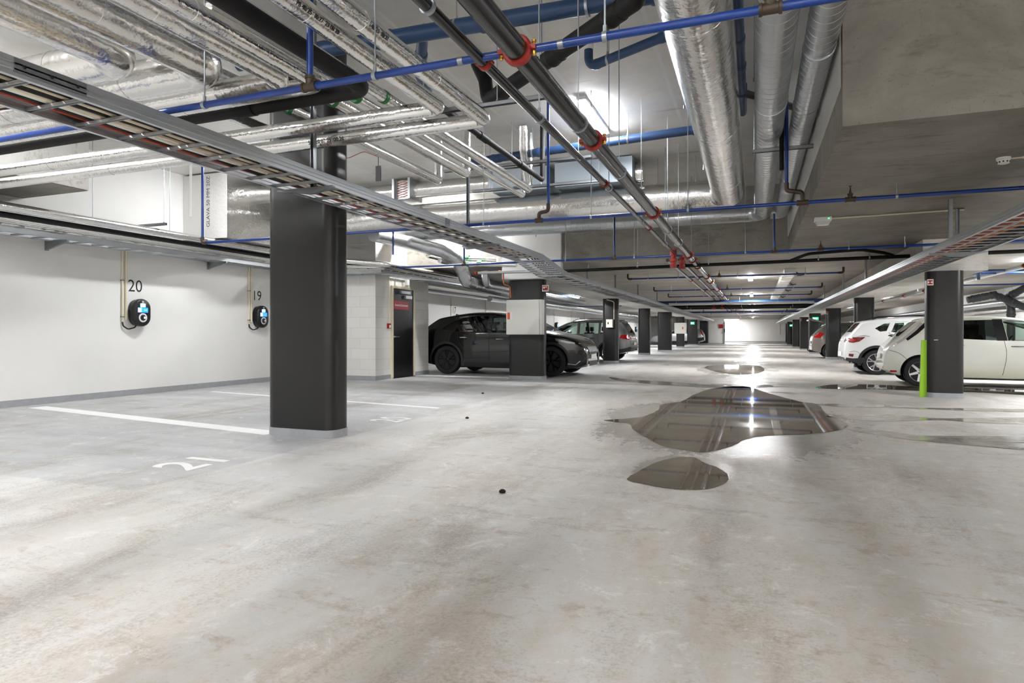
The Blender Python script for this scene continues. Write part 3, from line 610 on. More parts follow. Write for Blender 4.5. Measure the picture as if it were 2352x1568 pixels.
for k, (x, z0, z1, y) in enumerate(((XS-.03, 2.36, 2.7, 12.2), (XM-.14, 2.36, 2.62, 12.6))):
    build('drop_fitting', M().lathe((x, y, z0), (0,0,1), [(0,.03),(0,.06),(.05,.066),(.06,.045),(.1,.045),(.11,.066),(.16,.066),(.17,.045),(.22,.045),(.23,.066),(z1-z0,.06),(z1-z0,.03)], 16), MT['red'], (sp, mp)[k])

# ---- blue sprinkler branches
def branch(label, y, x0, x1, slope=0.0, tees=(), heads=(), clamps=(), ztop=ZH, elbow=(), z=ZS, r=.0215, seg=None):
    pts = [(x0, y, z), (x1, y, z)]
    if 'l' in elbow: pts = [(x0, y, z+.12)] + pts
    if 'r' in elbow: pts = pts + [(x1, y, z+.12)]
    o = pipe('sprinkler_pipe', label, 'sprinkler pipe', pts, r, MT['blue'], .04, 14, 'blue sprinkler pipes crossing the drive')
    if 'l' in elbow: build('elbow', M().tube([(x0, y, z+.14), (x0, y, z), (x0+.12, y, z)], r*1.3, 12, .05), MT['fitting'], o)
    if 'r' in elbow: build('elbow', M().tube([(x1, y, z+.14), (x1, y, z), (x1-.12, y, z)], r*1.3, 12, .05), MT['fitting'], o)
    for x, d in tees: tee(o, (x, y, z), (1,0,0), r, d)
    for x in heads: tee(o, (x, y, z), (1,0,0), r, (0,0,1)); head(o, (x, y, z+.06))
    for x in clamps: rods(o, [(x, y, z, 'x')], ZL if x > .66 and y > 5.65 else ztop, r)
    return o
D, U = (0,0,-1), (0,0,1)
b1 = branch('nearest blue sprinkler pipe, crossing the top of the view', 3.13, -9.8, 2.4, tees=[(-2.51, U), (.07, U)], clamps=(-2.05, -.70, -3.35))
for x in (-1.5, -.93): sleeve(b1, (x, 3.13, ZS), (1,0,0), .0215, .03, MT['galv_dark'], 'groove_ring', .0015)
build('drop_pipe', M().tube([(-2.51, 3.13, ZS+.06), (-2.51, 3.13, ZH)], .02, 12), MT['blue'], b1)
yb2 = 7.92; q = Yp(465, 555, yb2)
b2 = branch('second blue sprinkler pipe, passing in front of the big foil duct', yb2, q.x, 7.9, tees=[], clamps=(-6.6, -3.45, -1.95, -.75, 1.45, 3.7))
build('riser_pipe', M().tube([(q.x, yb2, ZS), (q.x, yb2, ZH)], .0215, 12), MT['blue'], b2)
build('elbow', M().tube([(q.x, yb2, ZS+.1), (q.x, yb2, ZS), (q.x+.1, yb2, ZS)], .029, 12, .05), MT['fitting'], b2)
xd = Yp(1238, 497, yb2).x; xe = Yp(1258, 470, yb2).x
build('tee', M().lathe((xd-.05, yb2, ZS), (1,0,0), [(0,.02),(0,.032),(.1,.032),(.1,.02)], 14).tube([(xd, yb2, ZS), (xd, yb2, ZS+.1), (xe, yb2+.02, ZS+.12), (xe, yb2+.02, ZS+.22)], .026, 12, .04), MT['fitting'], b2)
build('drop_pipe', M().tube([(xe, yb2+.02, ZS+.2), (xe, yb2+.02, ZH)], .02, 12), MT['blue'], b2)
xd = Yp(1843, 468, yb2).x; xe = .349
build('tee', M().lathe((xd-.06, yb2, ZS), (1,0,0), [(0,.02),(0,.032),(.12,.032),(.12,.02)], 14).tube([(xd, yb2, ZS), (xd, yb2, ZS+.12), (xe, yb2, ZS+.15), (xe, yb2, ZS+.24)], .026, 12, .04), MT['fitting'], b2)
build('drop_pipe', M().tube([(xe, yb2, ZS+.22), (xe, yb2, ZH)], .02, 12), MT['blue'], b2)
xh = Yp(1953, 462, yb2).x; tee(b2, (xh, yb2, ZS), (1,0,0), .0215, U); head(b2, (xh, yb2, ZS+.06))
coupling(b2, (XM, yb2, ZS), (0,1,0), .062, .05)
yb3 = 12.45
b3 = branch('third blue sprinkler pipe, just before the concrete downstand', yb3, Yp(890, 617, yb3).x, 7.9, clamps=(-3.6, -2.2, -.15, 1.55, 2.4, 4.8))
for px, pt in ((1411, 528), (1778, 425), (1066, 578)):
    x = Yp(px, 600, yb3).x; tee(b3, (x, yb3, ZS), (1,0,0), .0215, U); build('drop_pipe', M().tube([(x, yb3, ZS+.05), (x, yb3, {1778: 3.3, 1066: 3.6, 1411: ZH}[px])], .019, 12), MT['blue'], b3)
xh = Yp(1885, 582, yb3).x; tee(b3, (xh, yb3, ZS), (1,0,0), .0215, U); head(b3, (xh, yb3, ZS+.06))
x = Yp(843, 560, 11.0).x; tag(build('sprinkler_pipe', M().tube([(x, 12.0, Yp(843, 588, 12.0).z), (x, 12.0, ZH)], .02, 12), MT['blue']), 'short vertical blue pipe in front of the block wall top', 'sprinkler pipe')
names = ('fourth blue sprinkler pipe from the camera, first under the low slab', 'fifth blue sprinkler pipe from the camera', 'sixth blue sprinkler pipe from the camera', 'seventh blue sprinkler pipe from the camera', 'eighth blue sprinkler pipe from the camera', 'ninth blue sprinkler pipe from the camera', 'tenth and farthest blue sprinkler pipe crossing the drive')
for k, (y, lb) in enumerate(zip((17.4, 22.6, 26.6, 33.6, 38.5, 46, 54), names)):
    branch(lb, y, -3.3 if k else -3.25, 2.05, heads=(-.85,) if k < 4 else (), clamps=(-2.7, -1.9, -.4, 1.2) if k < 4 else (-2.5, .6), ztop=ZL, elbow=('l', 'r'))
for y, x0, x1, lb in ((17.4, 2.9, 8.4, 'blue sprinkler pipe over the white SUV'), (21.5, 3.9, 8.4, 'dark blue pipe beyond the white SUV, near the ceiling'), (17.5, -8.1, -5.95, 'blue sprinkler pipe left of the cabinet column with a downturned end'), (22.0, -8.6, -5.4, 'blue sprinkler pipe above the front of the grey SUV'), (31.5, -9.6, -6.2, 'blue sprinkler pipe over the bays behind the grey SUV')):
    branch(lb, y, x0, x1, clamps=((x0*.7+x1*.3), (x0*.2+x1*.8)), ztop=ZL, elbow=('l',), z=ZS-.12)
# ---- black drain crossing under the low slab, thick blue service main farther in
q0, q1 = Zp(1290, 622, 2.6), Zp(2352, 585, 2.6)
bd = pipe('drain_pipe', 'long black pipe crossing the drive behind the third blue pipe', 'pipe', [(q0.x, 14.0, 2.55), (8.3, 14.0, 2.63)], .036, MT['black_rubber'], 0); rods(bd, [(x, 14.0, 2.6, 'x') for x in (-2.4, -.9, 1.2, 2.1)], ZH, .038)
pipe('hose', 'curved black hose arching over the long black pipe', 'hose', [(.7, 14.02, 2.6), (1.0, 13.75, 2.69), (1.9, 13.6, 2.71), (2.3, 13.8, 2.66), (2.5, 14.0, 2.62)], .03, MT['black_rubber'], .3)
for y, r, z, mt, lb in ((29.5, .085, 2.5, MT['blue_drain'], 'thick dark blue main crossing the drive under the slab'), (34.5, .07, 2.52, MT['black_rubber'], 'thick black pipe crossing behind the thick dark blue main'), (36.5, .06, 2.5, MT['black_rubber'], 'second thick black pipe farther down the drive'), (44, .06, 2.52, MT['blue'], 'far blue main crossing before the end wall')):
    o = pipe('service_main', lb, 'pipe', [(-4.4, y, z), (4.6, y, z)], r, mt, 0); rods(o, [(x, y, z, 'x') for x in (-3.3, -.6, 1.8)], ZL, r)
    if y == 34.5:
        for x in (-1.95, -1.55): build('valve', M().lathe((x, y, 2.36), (0,0,1), [(0,.05),(0,.1),(.06,.11),(.08,.07),(.2,.07),(.22,.11),(.28,.1),(.28,.05)], 14), MT['red'], o)
# ---- blue and black drains under the high deck
def drain(label, pts, r, mt, sockets=(), bend=.12, name='drain_pipe', rodpts=()):
    o = pipe(name, label, 'drain pipe', pts, r, mt, bend, 20)
    for (a, b, t) in sockets:
        a, b = Vector(a), Vector(b); d = (b-a).normalized(); L = (b-a).length
        m = M().lathe(a + d*(L*t), d, [(0, r),(0, r*1.1),(.02, r*1.18),(.05, r*1.18),(.06, r*1.1),(.16, r*1.1),(.17, r)], 20); build('socket', m, mt, o)
    for x, y, z in rodpts: rods(o, [(x, y, z, 'x')], ZH, r*1.05)
    return o
A, B = Vector((-4.9, 5.0, 3.86)), Vector((-.6, 5.42, 3.98)); drain('big blue drain pipe crossing under the ceiling at top centre', [A, B, B + Vector((.5, -.9, .05))], .075, MT['blue_drain'], [(A, B, .36), (A, B, .6), (A, B, .95)], rodpts=[(-2.55, 5.23, 3.92), (-1.35, 5.35, 3.95)])
a = A.lerp(B, .47); drain('short blue branch pipe dropping diagonally off the big blue drain', [a, a + Vector((-.35, .55, -.12)), a + Vector((-.5, 1.0, -.1))], .055, MT['blue_drain'], [(a, a + Vector((-.35, .55, -.12)), .45)])
A, B = Zp(1128, 228, 3.6), Zp(1460, 0, 3.6); drain('thick black drain pipe slanting up from its bend at centre', [A + Vector((-.25, .2, .5)), A + Vector((-.09, .05, .24)), A + Vector((-.05, .03, .0)), A + Vector((.1, -.09, 0)), B, B + Vector((.3, -.9, .3))], .075, MT['black_rubber'], [(A, B, .5), (A, B, .86), (A, B, .1)], .1)
A, B = Zp(1352, 155, 3.85), Zp(1540, 78, 3.85); drain('short blue drain elbow with a white stub at the ceiling', [A + Vector((0,0,.22)), A, B, B + Vector((.3, -.1, 0))], .045, MT['blue_drain'], [(A, B, .08), (A, B, .88)], .1, rodpts=[tuple(A.lerp(B, .25))])
tag(build('pipe_stub', M().tube([A + Vector((0,0,.18)), (A.x, A.y, ZH)], .05, 18), MT['white_plastic']), 'white plastic pipe stub entering the ceiling', 'pipe')
A, B = Zp(1085, 372, 3.85), Zp(1608, 296, 3.85); drain('blue drain pipe crossing behind the lit ceiling lamp', [A, B, B + Vector((.4, -.35, .1))], .06, MT['blue_drain'], [(A, B, .1), (A, B, .32), (A, B, .55), (A, B, .97)], rodpts=[tuple(A.lerp(B, .3)), tuple(A.lerp(B, .72))])
A = Zp(1690, -40, 3.8); B = Zp(1706, 262, 3.8); drain('blue drain pipe running along between the foil duct and spiral duct', [A, B, B + Vector((0, .1, .4))], .05, MT['blue_drain'], [(A, B, .5), (A, B, .75), (A, B, .3)])
A = Zp(1808, 215, 3.8); B = Zp(1830, 245, 3.8); drain('dark short pipe between the two spiral ducts', [A + Vector((-.5, -.25, 0)), B + Vector((.05, .1, 0))], .04, MT['drain_grey'])
A = Zp(1797, 280, 3.8); pipe('drain_pipe', 'black vertical pipe between the two spiral ducts', 'drain pipe', [(.5-.2, 8.0, 3.02), (.5-.2, 8.0, ZH)], .024, MT['black_rubber'], 0)

# ---- big foil duct and spiral ducts
def bands(o, pts, ax, r, mt=None, h=.003, L=.03):
    for p in pts: sleeve(o, p, ax, r, L, mt or MT['foil_big'], 'tape_joint', h)
fd = pipe('insulated_duct', 'big foil duct coming over the drive and turning left at the far end', 'duct', [(-.4, -2, 3.5), (-.4, 11.42, 3.5), (-8.9, 11.42, 3.5)], .26, MT['foil_big'], .3, 40)
rods(fd, [(x, 11.42, 3.76, 'x') for x in (-1.6, -.95)], ZH); rods(fd, [(x, y, 3.5, 'y') for x, y in ((-.69, 6.9), (-.69, 9.6))], ZH)
bands(fd, [(-.4, y, 3.5) for y in (2.2, 4.7, 7.4, 9.9)], (0,1,0), .26); bands(fd, [(x, 11.42, 3.5) for x in (-1.3, -2.2, -3.1, -4.0, -4.9, -5.8, -7.2)], (1,0,0), .26)
wrap_text(fd, 'GLAVA 30 MM', (-4.45, 11.42, 3.5), (0,0,1), .26, .12, 0) if False else None
def spiral(label, pts, r, gap, bend, grp=None):
    o = build('spiral_duct', M().tube(pts, r, 28, bend, ridged(r, gap, .0028)), MT['galv'], ang=22); return tag(o, label, 'duct', grp)
s2 = spiral('wider spiral duct running along right of the big foil duct', [(.16, -2, 3.5), (.16, 13.5, 3.5), (-9.4, 13.5, 3.5)], .155, .13, .26)
bands(s2, [(.16, y, 3.5) for y in (4.0, 7.0, 8.4)], (0,1,0), .155, MT['galv'], .008, .04); rods(s2, [(.0, y, 3.5, 'y') for y in (6.4, 9.6)], ZH)
s3 = spiral('narrow spiral duct beside the concrete downstand', [(.505, -2, 3.5), (.505, 13.5, 3.5), (.3, 13.5, 3.5)], .122, .12, .15)
bands(s3, [(.505, y, 3.5) for y in (5.8, 7.2, 10.4)], (0,1,0), .122, MT['galv'], .008, .04)
A = Zp(1728, 402, 3.3); ch = channel('slotted steel channel under the two spiral ducts', A.x, .64, 8.05, 3.26, (.33,), ZH)
rods(s2, [(x, 13.5, 3.3, 'x') for x in (-4.6, -3.0, -1.6, -.6)], ZH)
A = Yp(438, 378, 7.5); tag(build('support_bracket', M().box(A.x-.03, A.x+.03, 7.5, 7.504, 2.96, ZH).box(A.x-.03, A.x-.026, 7.5, 7.54, 2.96, ZH), MT['white_plastic']), 'white steel angle hanging left of the blue riser pipe', 'bracket')
# smaller lagged duct with a fire damper and the grey metal box behind the big duct
sd = pipe('insulated_duct', 'smaller foil duct behind the big one, left of the grey metal box', 'duct', [(-7.9, 11.2, 4.0), (Yp(1128, 430, 11.2).x, 11.2, 4.0)], .16, MT['foil_big'], 0, 28); bands(sd, [(x, 11.2, 4.0) for x in (-5.0, -5.5, -6.6, -7.4)], (1,0,0), .16)
pf = Yp(903, 420, 11.0); pg = Yp(942, 420, 11.0)
fdm = build('fire_damper', M().box(pf.x, pf.x+.05, 10.95, 11.45, 3.8, 4.21).box(pg.x-.03, pg.x+.02, 10.95, 11.45, 3.8, 4.21).box(pf.x, pg.x, 11.03, 11.4, 3.81, 4.18), MT['galv']); tag(fdm, 'square fire damper with an orange lattice on the smaller duct', 'fire damper')
m = M()
for k in range(7):
    for s in (-1, 1):
        z0 = 3.85 + k*.05; m.tube([(pf.x+.08, 11.02, z0 + (.025 if s > 0 else -.025)), (pg.x-.06, 11.02, z0 + (-.025 if s > 0 else .025))], .005, 6)
build('lattice', m, MT['copper'], fdm)
pa, pc = Yp(1274, 440, 11.0), Yp(1452, 380, 11.0)
gb = build('duct_box', M().box(pa.x, pc.x, 11.0, 12.1, 3.78, 4.21), mat('blue_grey_sheet_steel', (186,198,208), .42, .4)); tag(gb, 'blue-grey sheet metal duct box under the ceiling at centre', 'duct box')
pa2, pc2 = Yp(1132, 440, 11.05), Yp(1256, 400, 11.05); gb2 = build('duct_box', M().box(pa2.x, pc2.x, 11.05, 12.0, 3.78, 4.2), gb.data.materials[0]); tag(gb2, 'smaller grey metal box between the foil duct and blue drop pipe', 'duct box')
o = pipe('duct_collar', 'round foil collar at the right end of the grey metal box', 'duct', [(pc.x+.01, 11.4, 3.99), (pc.x+.14, 11.4, 3.99)], .19, MT['foil_big'], 0, 24)
qx = Yp(521, 450, 9.3).x
gl = build('wrapped_plenum', bx(XW+.005, qx, 9.3, 12.4, 2.95, 4.2), MT['foil_big'], ang=20); tag(gl, 'foil wrapped box against the left wall with grey printing on its end', 'duct box')
fp = build('end_face', bx(XW+.005, qx+.003, 9.29, 9.3, 2.945, 4.2), MT['foil_white'], gl)
tx = text_mesh('GLAVA 50 MM 20Z', .12, 1.0, 0); tx.xf(Matrix.Translation(((XW+qx)/2+.1, 9.287, 3.66)) @ Matrix.Rotation(R(90), 4, 'X') @ Matrix.Rotation(R(90), 4, 'Z')); build('stamp', tx, MT['text_grey'], fp)
pipe('insulated_duct', 'short foil duct leaving the wrapped box, left of the near column', 'duct', [(qx, 10.25, 3.97), (-8.3, 10.25, 3.97), (-8.3, 12.4, 3.97)], .19, MT['foil_big'], .25, 28)
# spiral duct that drops from the deck and runs in under the low slab on the left
A = Yp(912, 547, 13.0); B = Yp(1000, 567, 13.3); Cc = Yp(1060, 590, 13.9); Dd = Yp(1105, 650, 14.6)
u1 = spiral('spiral duct bending down behind the near tray above the block wall', [(A.x, 12.0, A.z-.05), (A.x+.1, 13.2, A.z-.06), (B.x+.1, 13.5, B.z-.08), (Cc.x, 13.7, 2.9), (Dd.x-.12, 14.0, 2.36), (Dd.x-.1, 16.5, 2.28), (Dd.x-.1, 24, 2.28)], .16, .16, .25)
u2 = spiral('narrower spiral duct running below the bending one, left of the cabinet column', [(Dd.x+.18, 14.4, 2.66), (Dd.x+.18, 14.5, 2.34), (Dd.x+.18, 24.2, 2.3)], .1, .14, .2)
a, b = Yp(1094, 627, 13.9), Yp(1262, 622, 13.9); o = pipe('sprinkler_main_pipe', 'short steel pipe with a red coupling before the cabinet column', 'pipe', [a, b], .034, MT['galv'], 0); coupling(o, a, (b-a), .036, .1)
# lagged pipes with green taped valves above the tray, by the pier
for k, (z, yy, x0, x1) in enumerate(((2.98, 14.0, -7.3, -5.75), (2.82, 13.85, -6.9, -5.2))):
    o = pipe('insulated_pipe', ('upper lagged pipe with green tape left of the white pier', 'lower lagged pipe with green tape left of the white pier')[k], 'pipe', [(x0, yy-.6, z), (x0, yy, z), (x1, yy, z-.1)], .06, MT['foil'], .08)
    for x in (x0+.35, x0+.7): build('green_tape', M().lathe((x, yy, z-.03), (1,0,0), [(0,.055),(0,.068),(.12,.068),(.12,.055)], 16), MT['green'], o)
m = M().tube([(-5.75, 14.1, 2.62), (-5.62, 14.08, 2.6), (-5.62, 14.08, 2.3), (-5.52, 14.25, 2.26), (-5.52, 14.3, 1.98)], .018, 10, .05); tag(build('copper_pipe', m, MT['copper']), 'copper pipe running down the pier to the white cabinet', 'pipe')

# ---- pipe bundle and tray along the left wall, round the block room
def wallrun(d, y0=1.0, y1=26.0): return [(XW+d, y0), (XW+d, 12.8-d), (-8.37+d, 12.8-d), (-8.37+d, y1)]
def bundle(name, label, d, z, r, mt, y1=26.0, bend=.12, n=14):
    return pipe(name, label, 'pipe', [(x, y, z if k < 2 else min(z, 2.7-r)) for k, (x, y) in enumerate(wallrun(d, 1.0, y1))], r, mt, bend, n, 'pipes along the left wall')
w5 = bundle('insulated_pipe', 'fattest foil pipe, outermost of the bundle along the left wall', .8, 2.88, .062, MT['foil'])
bundle('black_insulated_pipe', 'black pipe sunk in the foil bundle along the left wall', .66, 2.79, .04, MT['black_rubber'])
bundle('insulated_pipe', 'slim foil pipe just inside the black one along the left wall', .56, 2.76, .03, MT['foil'])
bundle('insulated_pipe', 'second slim foil pipe of the bundle along the left wall', .48, 2.75, .03, MT['foil'])
w2 = bundle('insulated_pipe', 'broad foil pipe lowest in the bundle along the left wall', .36, 2.745, .06, MT['foil'], 20)
bundle('steel_pipe', 'thin bright steel pipe nearest the wall in the bundle', .25, 2.7, .024, MT['galv'], 20)
for y in (4.6, 6.0, 7.4, 8.8, 10.2): sleeve(w2, (XW+.36, y, 2.745), (0,1,0), .06, .018, MT['foil'], 'tape_joint', .002); sleeve(w5, (XW+.8, y+.6, 2.88), (0,1,0), .062, .018, MT['foil'], 'tape_joint', .002)
rods(w5, [(XW+.8, y, 2.88, 'y') for y in (6.9, 8.3)], ZH)
channel('steel channel hung on the left wall above the pipe bundle', -10.2, -9.55, 8.1, 3.0, (-9.6,), ZH)
def wall_tray():
    t = thing('cable_tray', 'long zinc cable tray on brackets along the left wall', 'cable tray', (XW+.3, 6, 2.58))
    for d in (.06, .46): build('side_rail', M().box(XW+d-.006, XW+d+.006, 1, 12.4, 2.585, 2.65).box(XW+d-.02, XW+d+.006, 1, 12.4, 2.58, 2.586), MT['tray'], t)
    for k in range(36): y = 1.2+k*.31; build('rung', bx(XW+.06, XW+.46, y, y+.05, 2.59, 2.612), MT['tray'], t)
    for y in (3.5, 6.72, 9.9):
        build('bracket', M().prism([(0, 2.45), (.05, 2.45), (.5, 2.55), (.5, 2.58), (0, 2.58)], y-.018, y+.018, lambda a, b, h: (XW+a, h, b)).box(XW, XW+.01, y-.03, y+.03, 2.43, 2.59), MT['galv_dark'], t)
wall_tray()
def block_tray():
    t = thing('cable_tray', 'zinc cable tray wrapping the corner of the white block room', 'cable tray', (-8.2, 13, 2.58))
    for d in (.06, .46):
        for pts in ([(XW+.1, 12.8-d), (-8.37+d, 12.8-d)], [(-8.37+d, 12.8-d), (-8.37+d, 25)]):
            (xa, ya), (xb, yb) = pts; build('side_rail', M().box(min(xa,xb)-.006, max(xa,xb)+.006, min(ya,yb)-.006, max(ya,yb)+.006, 2.5, 2.565), MT['tray'], t)
    for k in range(7): build('rung', bx(XW+.3+k*.3, XW+.35+k*.3, 12.34, 12.74, 2.505, 2.527), MT['tray'], t)
    for k in range(30): y = 12.6+k*.35; build('rung', bx(-8.31, -7.91, y, y+.05, 2.505, 2.527), MT['tray'], t)
block_tray()
# the same wall farther in
for y0, y1, d, z, r, mt, nm, lb in ((16.2, 60, .35, 2.52, .06, MT['foil'], 'insulated_pipe', 'foil pipe along the left wall beyond the block room'), (16.2, 60, .6, 2.5, .06, MT['galv'], 'steel_pipe', 'bright steel pipe along the left wall beyond the block room'), (22.5, 60, .95, 2.46, .11, MT['galv'], 'spiral_duct', 'silver duct along the left wall above the grey SUV'), (24, 60, 1.6, 2.5, .09, MT['foil'], 'insulated_pipe', 'foil pipe over the nose of the bays behind the grey SUV')):
    o = pipe(nm, lb, 'pipe', [(XW+d, y0, z), (XW+d, y1, z)], r, mt, 0); rods(o, [(XW+d, y, z, 'y') for y in (24.5, 29, 34)], ZL, r)
# right wall
for d, z, r, mt, lb in ((.35, 2.2, .12, MT['galv'], 'silver duct along the right wall over the parked cars'), (.13, 1.95, .06, MT['foil'], 'foil pipe along the right wall below the silver duct')):
    o = pipe('wall_pipe', lb, 'pipe', [(XR-d, 8, z), (XR-d, 60, z)], r, mt, 0); rods(o, [(XR-d, y, z, 'y') for y in (15, 19, 23, 27, 33)], ZL, r)
o = pipe('sprinkler_main_pipe', 'silver sprinkler main with red couplings over the white cars', 'pipe', [(5.2, 12, 2.5), (5.2, 46, 2.5)], .05, MT['galv'], 0)
for y in (15.8, 21.5, 24.0, 27, 31): coupling(o, (5.2, y, 2.5), (0,1,0), .052, .06)
rods(o, [(5.2, y, 2.5, 'y') for y in (14.5, 19, 25)], ZL, .05)
# grey drain tree over the hatchback
def zz(px, py, y): return Yp(px, py, y)
y = 22.2; pts = [zz(2222, 689, y), zz(2283, 677, y), zz(2352, 705, y-.5), zz(2420, 720, y-1)]
drain('dark grey jointed drain pipe above the hatchback roof', [(v.x, v.y, v.z) for v in pts], .098, MT['drain_grey'], [(pts[0], pts[1], t) for t in (.15, .4, .55, .85)] + [(pts[1], pts[2], .15), (pts[1], pts[2], .6)], .1)
pts = [zz(2322, 730, y), zz(2326, 700, y), zz(2310, 685, y), zz(2352, 662, y-.4), zz(2420, 640, y-1)]
drain('dark grey drain stack rising behind the hatchback roof', [(pts[0].x, y, 0.0), (pts[0].x, y, pts[1].z), (pts[2].x, y, pts[2].z), (pts[3].x, pts[3].y, pts[3].z), (pts[4].x, pts[4].y, pts[4].z)], .1, MT['drain_grey'], [((pts[0].x, y, 1.5), (pts[0].x, y, 1.9), .3), (pts[2], pts[3], .3)], .12)
tag(build('sprinkler_pipe', M().tube([zz(2248, 642, 17), zz(2248, 622, 17), zz(2420, 618, 16.6)], .03, 12, .08), MT['blue_drain']), 'pale blue pipe with a hanging sprinkler above the hatchback', 'sprinkler pipe')
for px, lb in ((2240, 'cream conduit on the right wall above the hatchback'), (2312, 'cream conduit on the right wall near the frame edge')):
    q = Xp(px, 720, XR); tag(build('conduit', M().tube([(XR-.02, q.y, 1.0), (XR-.02, q.y, 2.1)], .016, 8), MT['cream']), lb, 'conduit')

# ---- ladder trays
def tray(label, xl, xr, y0, y1, z, h, step, mt=None, rung_max=90, z1=None, name='cable_tray', arms=(), ztop=ZH, strut=(), rh=.022):
    mt = mt or MT['tray']; z1 = z if z1 is None else z1
    t = thing(name, label, 'cable tray', ((xl+xr)/2, (y0+y1)/2, z)); zf = lambda y: z + (z1-z)*(y-y0)/(y1-y0)
    for x, s in ((xl, 1), (xr, -1)):
        prof = [(0,0),(.03*s,0),(.03*s,.004),(.005*s,.004),(.005*s,h*.26),(-.006*s,h*.32),(-.006*s,h*.4),(.005*s,h*.46),(.005*s,h*.56),(-.006*s,h*.62),(-.006*s,h*.7),(.005*s,h*.76),(.005*s,h-.004),(.02*s,h-.004),(.02*s,h),(0,h)]
        m = M().rings([[(x+a, y0, zf(y0)+b) for a, b in prof], [(x+a, y1, zf(y1)+b) for a, b in prof]]); build('side_rail', m, mt, t, ang=20)
    n = int((y1-y0)/step)
    for k in range(min(n, rung_max)):
        y = y0 + .12 + k*step; zq = zf(y); build('rung', M().box(xl, xr, y-.014, y-.011, zq+.008, zq+.008+rh).box(xl, xr, y+.011, y+.014, zq+.008, zq+.008+rh).box(xl, xr, y-.014, y+.014, zq+.005+rh, zq+.008+rh), mt, t)
    for ki, y in enumerate(arms):
        zq = zf(y); xc = strut[ki] if strut else (xl+xr)/2
        a = build('support_arm', M().prism([(xl-.03, 0), (xr+.04, 0), (xr+.04, -.012), (xc+.03, -.06), (xc-.03, -.06), (xl-.03, -.012)], y-.02, y+.02, lambda u, v, q: (u, q, zq+v)), MT['galv_dark'], t)
        st = M().box(xc-.02, xc-.016, y-.02, y+.02, zq-.05, ztop).box(xc+.016, xc+.02, y-.02, y+.02, zq-.05, ztop).box(xc-.02, xc+.02, y+.016, y+.02, zq-.05, ztop); build('strut', st, MT['galv_dark'], t)
    return t
XL0, XL1, ZT = -4.12, -3.57, 2.45
lt = tray('near ladder tray sweeping from the top left corner past the near column', XL0, XL1, .3, 10.9, ZT, .1, .3, arms=(4.73, 8.7), strut=(Yp(720, 440, 4.73).x, Yp(1075, 500, 8.7).x))
jx = XL1; build('splice_plate', M().box(jx+.001, jx+.006, 2.12, 2.5, ZT+.02, ZT+.095), MT['galv_dark'], lt)
for yy in (2.17, 2.31, 2.45): build('bolt', M().lathe((jx+.006, yy, ZT+.06), (1,0,0), [(0,.009),(.006,.008),(.006,0)], 8), MT['black'], lt)
build('splice_plate', M().box(jx+.001, jx+.006, 7.0, 7.12, ZT+.005, ZT+.1), MT['galv_dark'], lt)
def cable(label, x, y0, y1, z, r, mt, grp, wob=.02):
    pts = [(x + random.uniform(-wob, wob), y0 + (y1-y0)*k/10, z + random.uniform(0, .012)) for k in range(11)]
    o = build('power_cable', M().tube(pts, r, 8, .3), mt, ang=60); tag(o, label, 'cable', grp)
BE = mat('beige_cable_sheath', (206,190,166), .5); GRY = mat('grey_cable_sheath', (96,94,104), .5); RDc = mat('red_cable_sheath', (170,58,34), .5); WHc = mat('white_cable_sheath', (222,222,218), .5); ORc = mat('orange_cable_sheath', (214,120,40), .5)
k = 0
for x, r, mt, lb in ((-4.05, .012, RDc, 'red cable in the near ladder tray'), (-4.0, .02, MT['black'], 'black cable among the bundle in the near ladder tray'), (-3.95, .016, WHc, 'white cable in the near ladder tray'), (-3.885, .02, BE, 'beige cable among the bundle in the near ladder tray'), (-3.84, .018, MT['black'], 'black cable among the bundle in the near ladder tray'), (-3.79, .02, BE, 'beige cable among the bundle in the near ladder tray'), (-3.74, .019, MT['black'], 'black cable among the bundle in the near ladder tray'), (-3.69, .02, BE, 'beige cable among the bundle in the near ladder tray'), (-3.63, .018, GRY, 'grey cable beside the right rail of the near ladder tray')):
    cable(lb, x, .3, 10.8, ZT+.05, r, mt, 'cables in the near ladder tray')
for lb, mt, pts, r in (('beige cable loop lifting over the left rail of the near tray', BE, ((-60,262),(0,238),(60,228),(120,226),(190,240),(270,262),(380,300)), .013), ('second beige cable of the loop over the near tray rail', BE, ((-60,270),(0,244),(70,235),(140,236),(210,250),(300,278),(400,312)), .012), ('black cable curving over the left rail of the near tray', MT['black'], ((-60,262),(0,247),(60,240),(110,244),(150,258),(200,285)), .018)):
    tag(build('power_cable', M().tube([Zp(a, b, ZT+.13 - (.07 if k > 3 else 0)) for k, (a, b) in enumerate(pts)], r, 8, .2), mt), lb, 'cable')
# the drop section and the continuing tray on the left
XB0, XB1, ZB = -3.95, -3.4, 2.22
t = thing('cable_tray', 'short sloping tray piece dropping from the near ladder tray', 'cable tray', (-3.8, 11.1, 2.3))
for (xa, xb) in ((XL0, XB0), (XL1, XB1)):
    build('side_rail', M().rings([[(xa-.004, 10.85, ZT), (xa+.004, 10.85, ZT), (xa+.004, 10.85, ZT+.1), (xa-.004, 10.85, ZT+.1)], [(xb-.004, 11.75, ZB), (xb+.004, 11.75, ZB), (xb+.004, 11.75, ZB+.1), (xb-.004, 11.75, ZB+.1)]]), MT['tray'], t)
for k in range(9):
    f = (k+.5)/9; build('rung', M().box(XL0+(XB0-XL0)*f, XL1+(XB1-XL1)*f, 10.85+.9*f-.02, 10.85+.9*f+.02, ZT+(ZB-ZT)*f, ZT+(ZB-ZT)*f+.02), MT['tray'], t)
m = M()
for k in range(8): m.tube([(-3.98+k*.05, 10.4, ZT+.05), (-3.93+k*.05+random.uniform(-.03,.03), 10.9, ZT+.1), (-3.85+k*.05, 11.4, ZB+.16), (-3.8+k*.05, 12.2, ZB+.04)], .013, 6, .2)
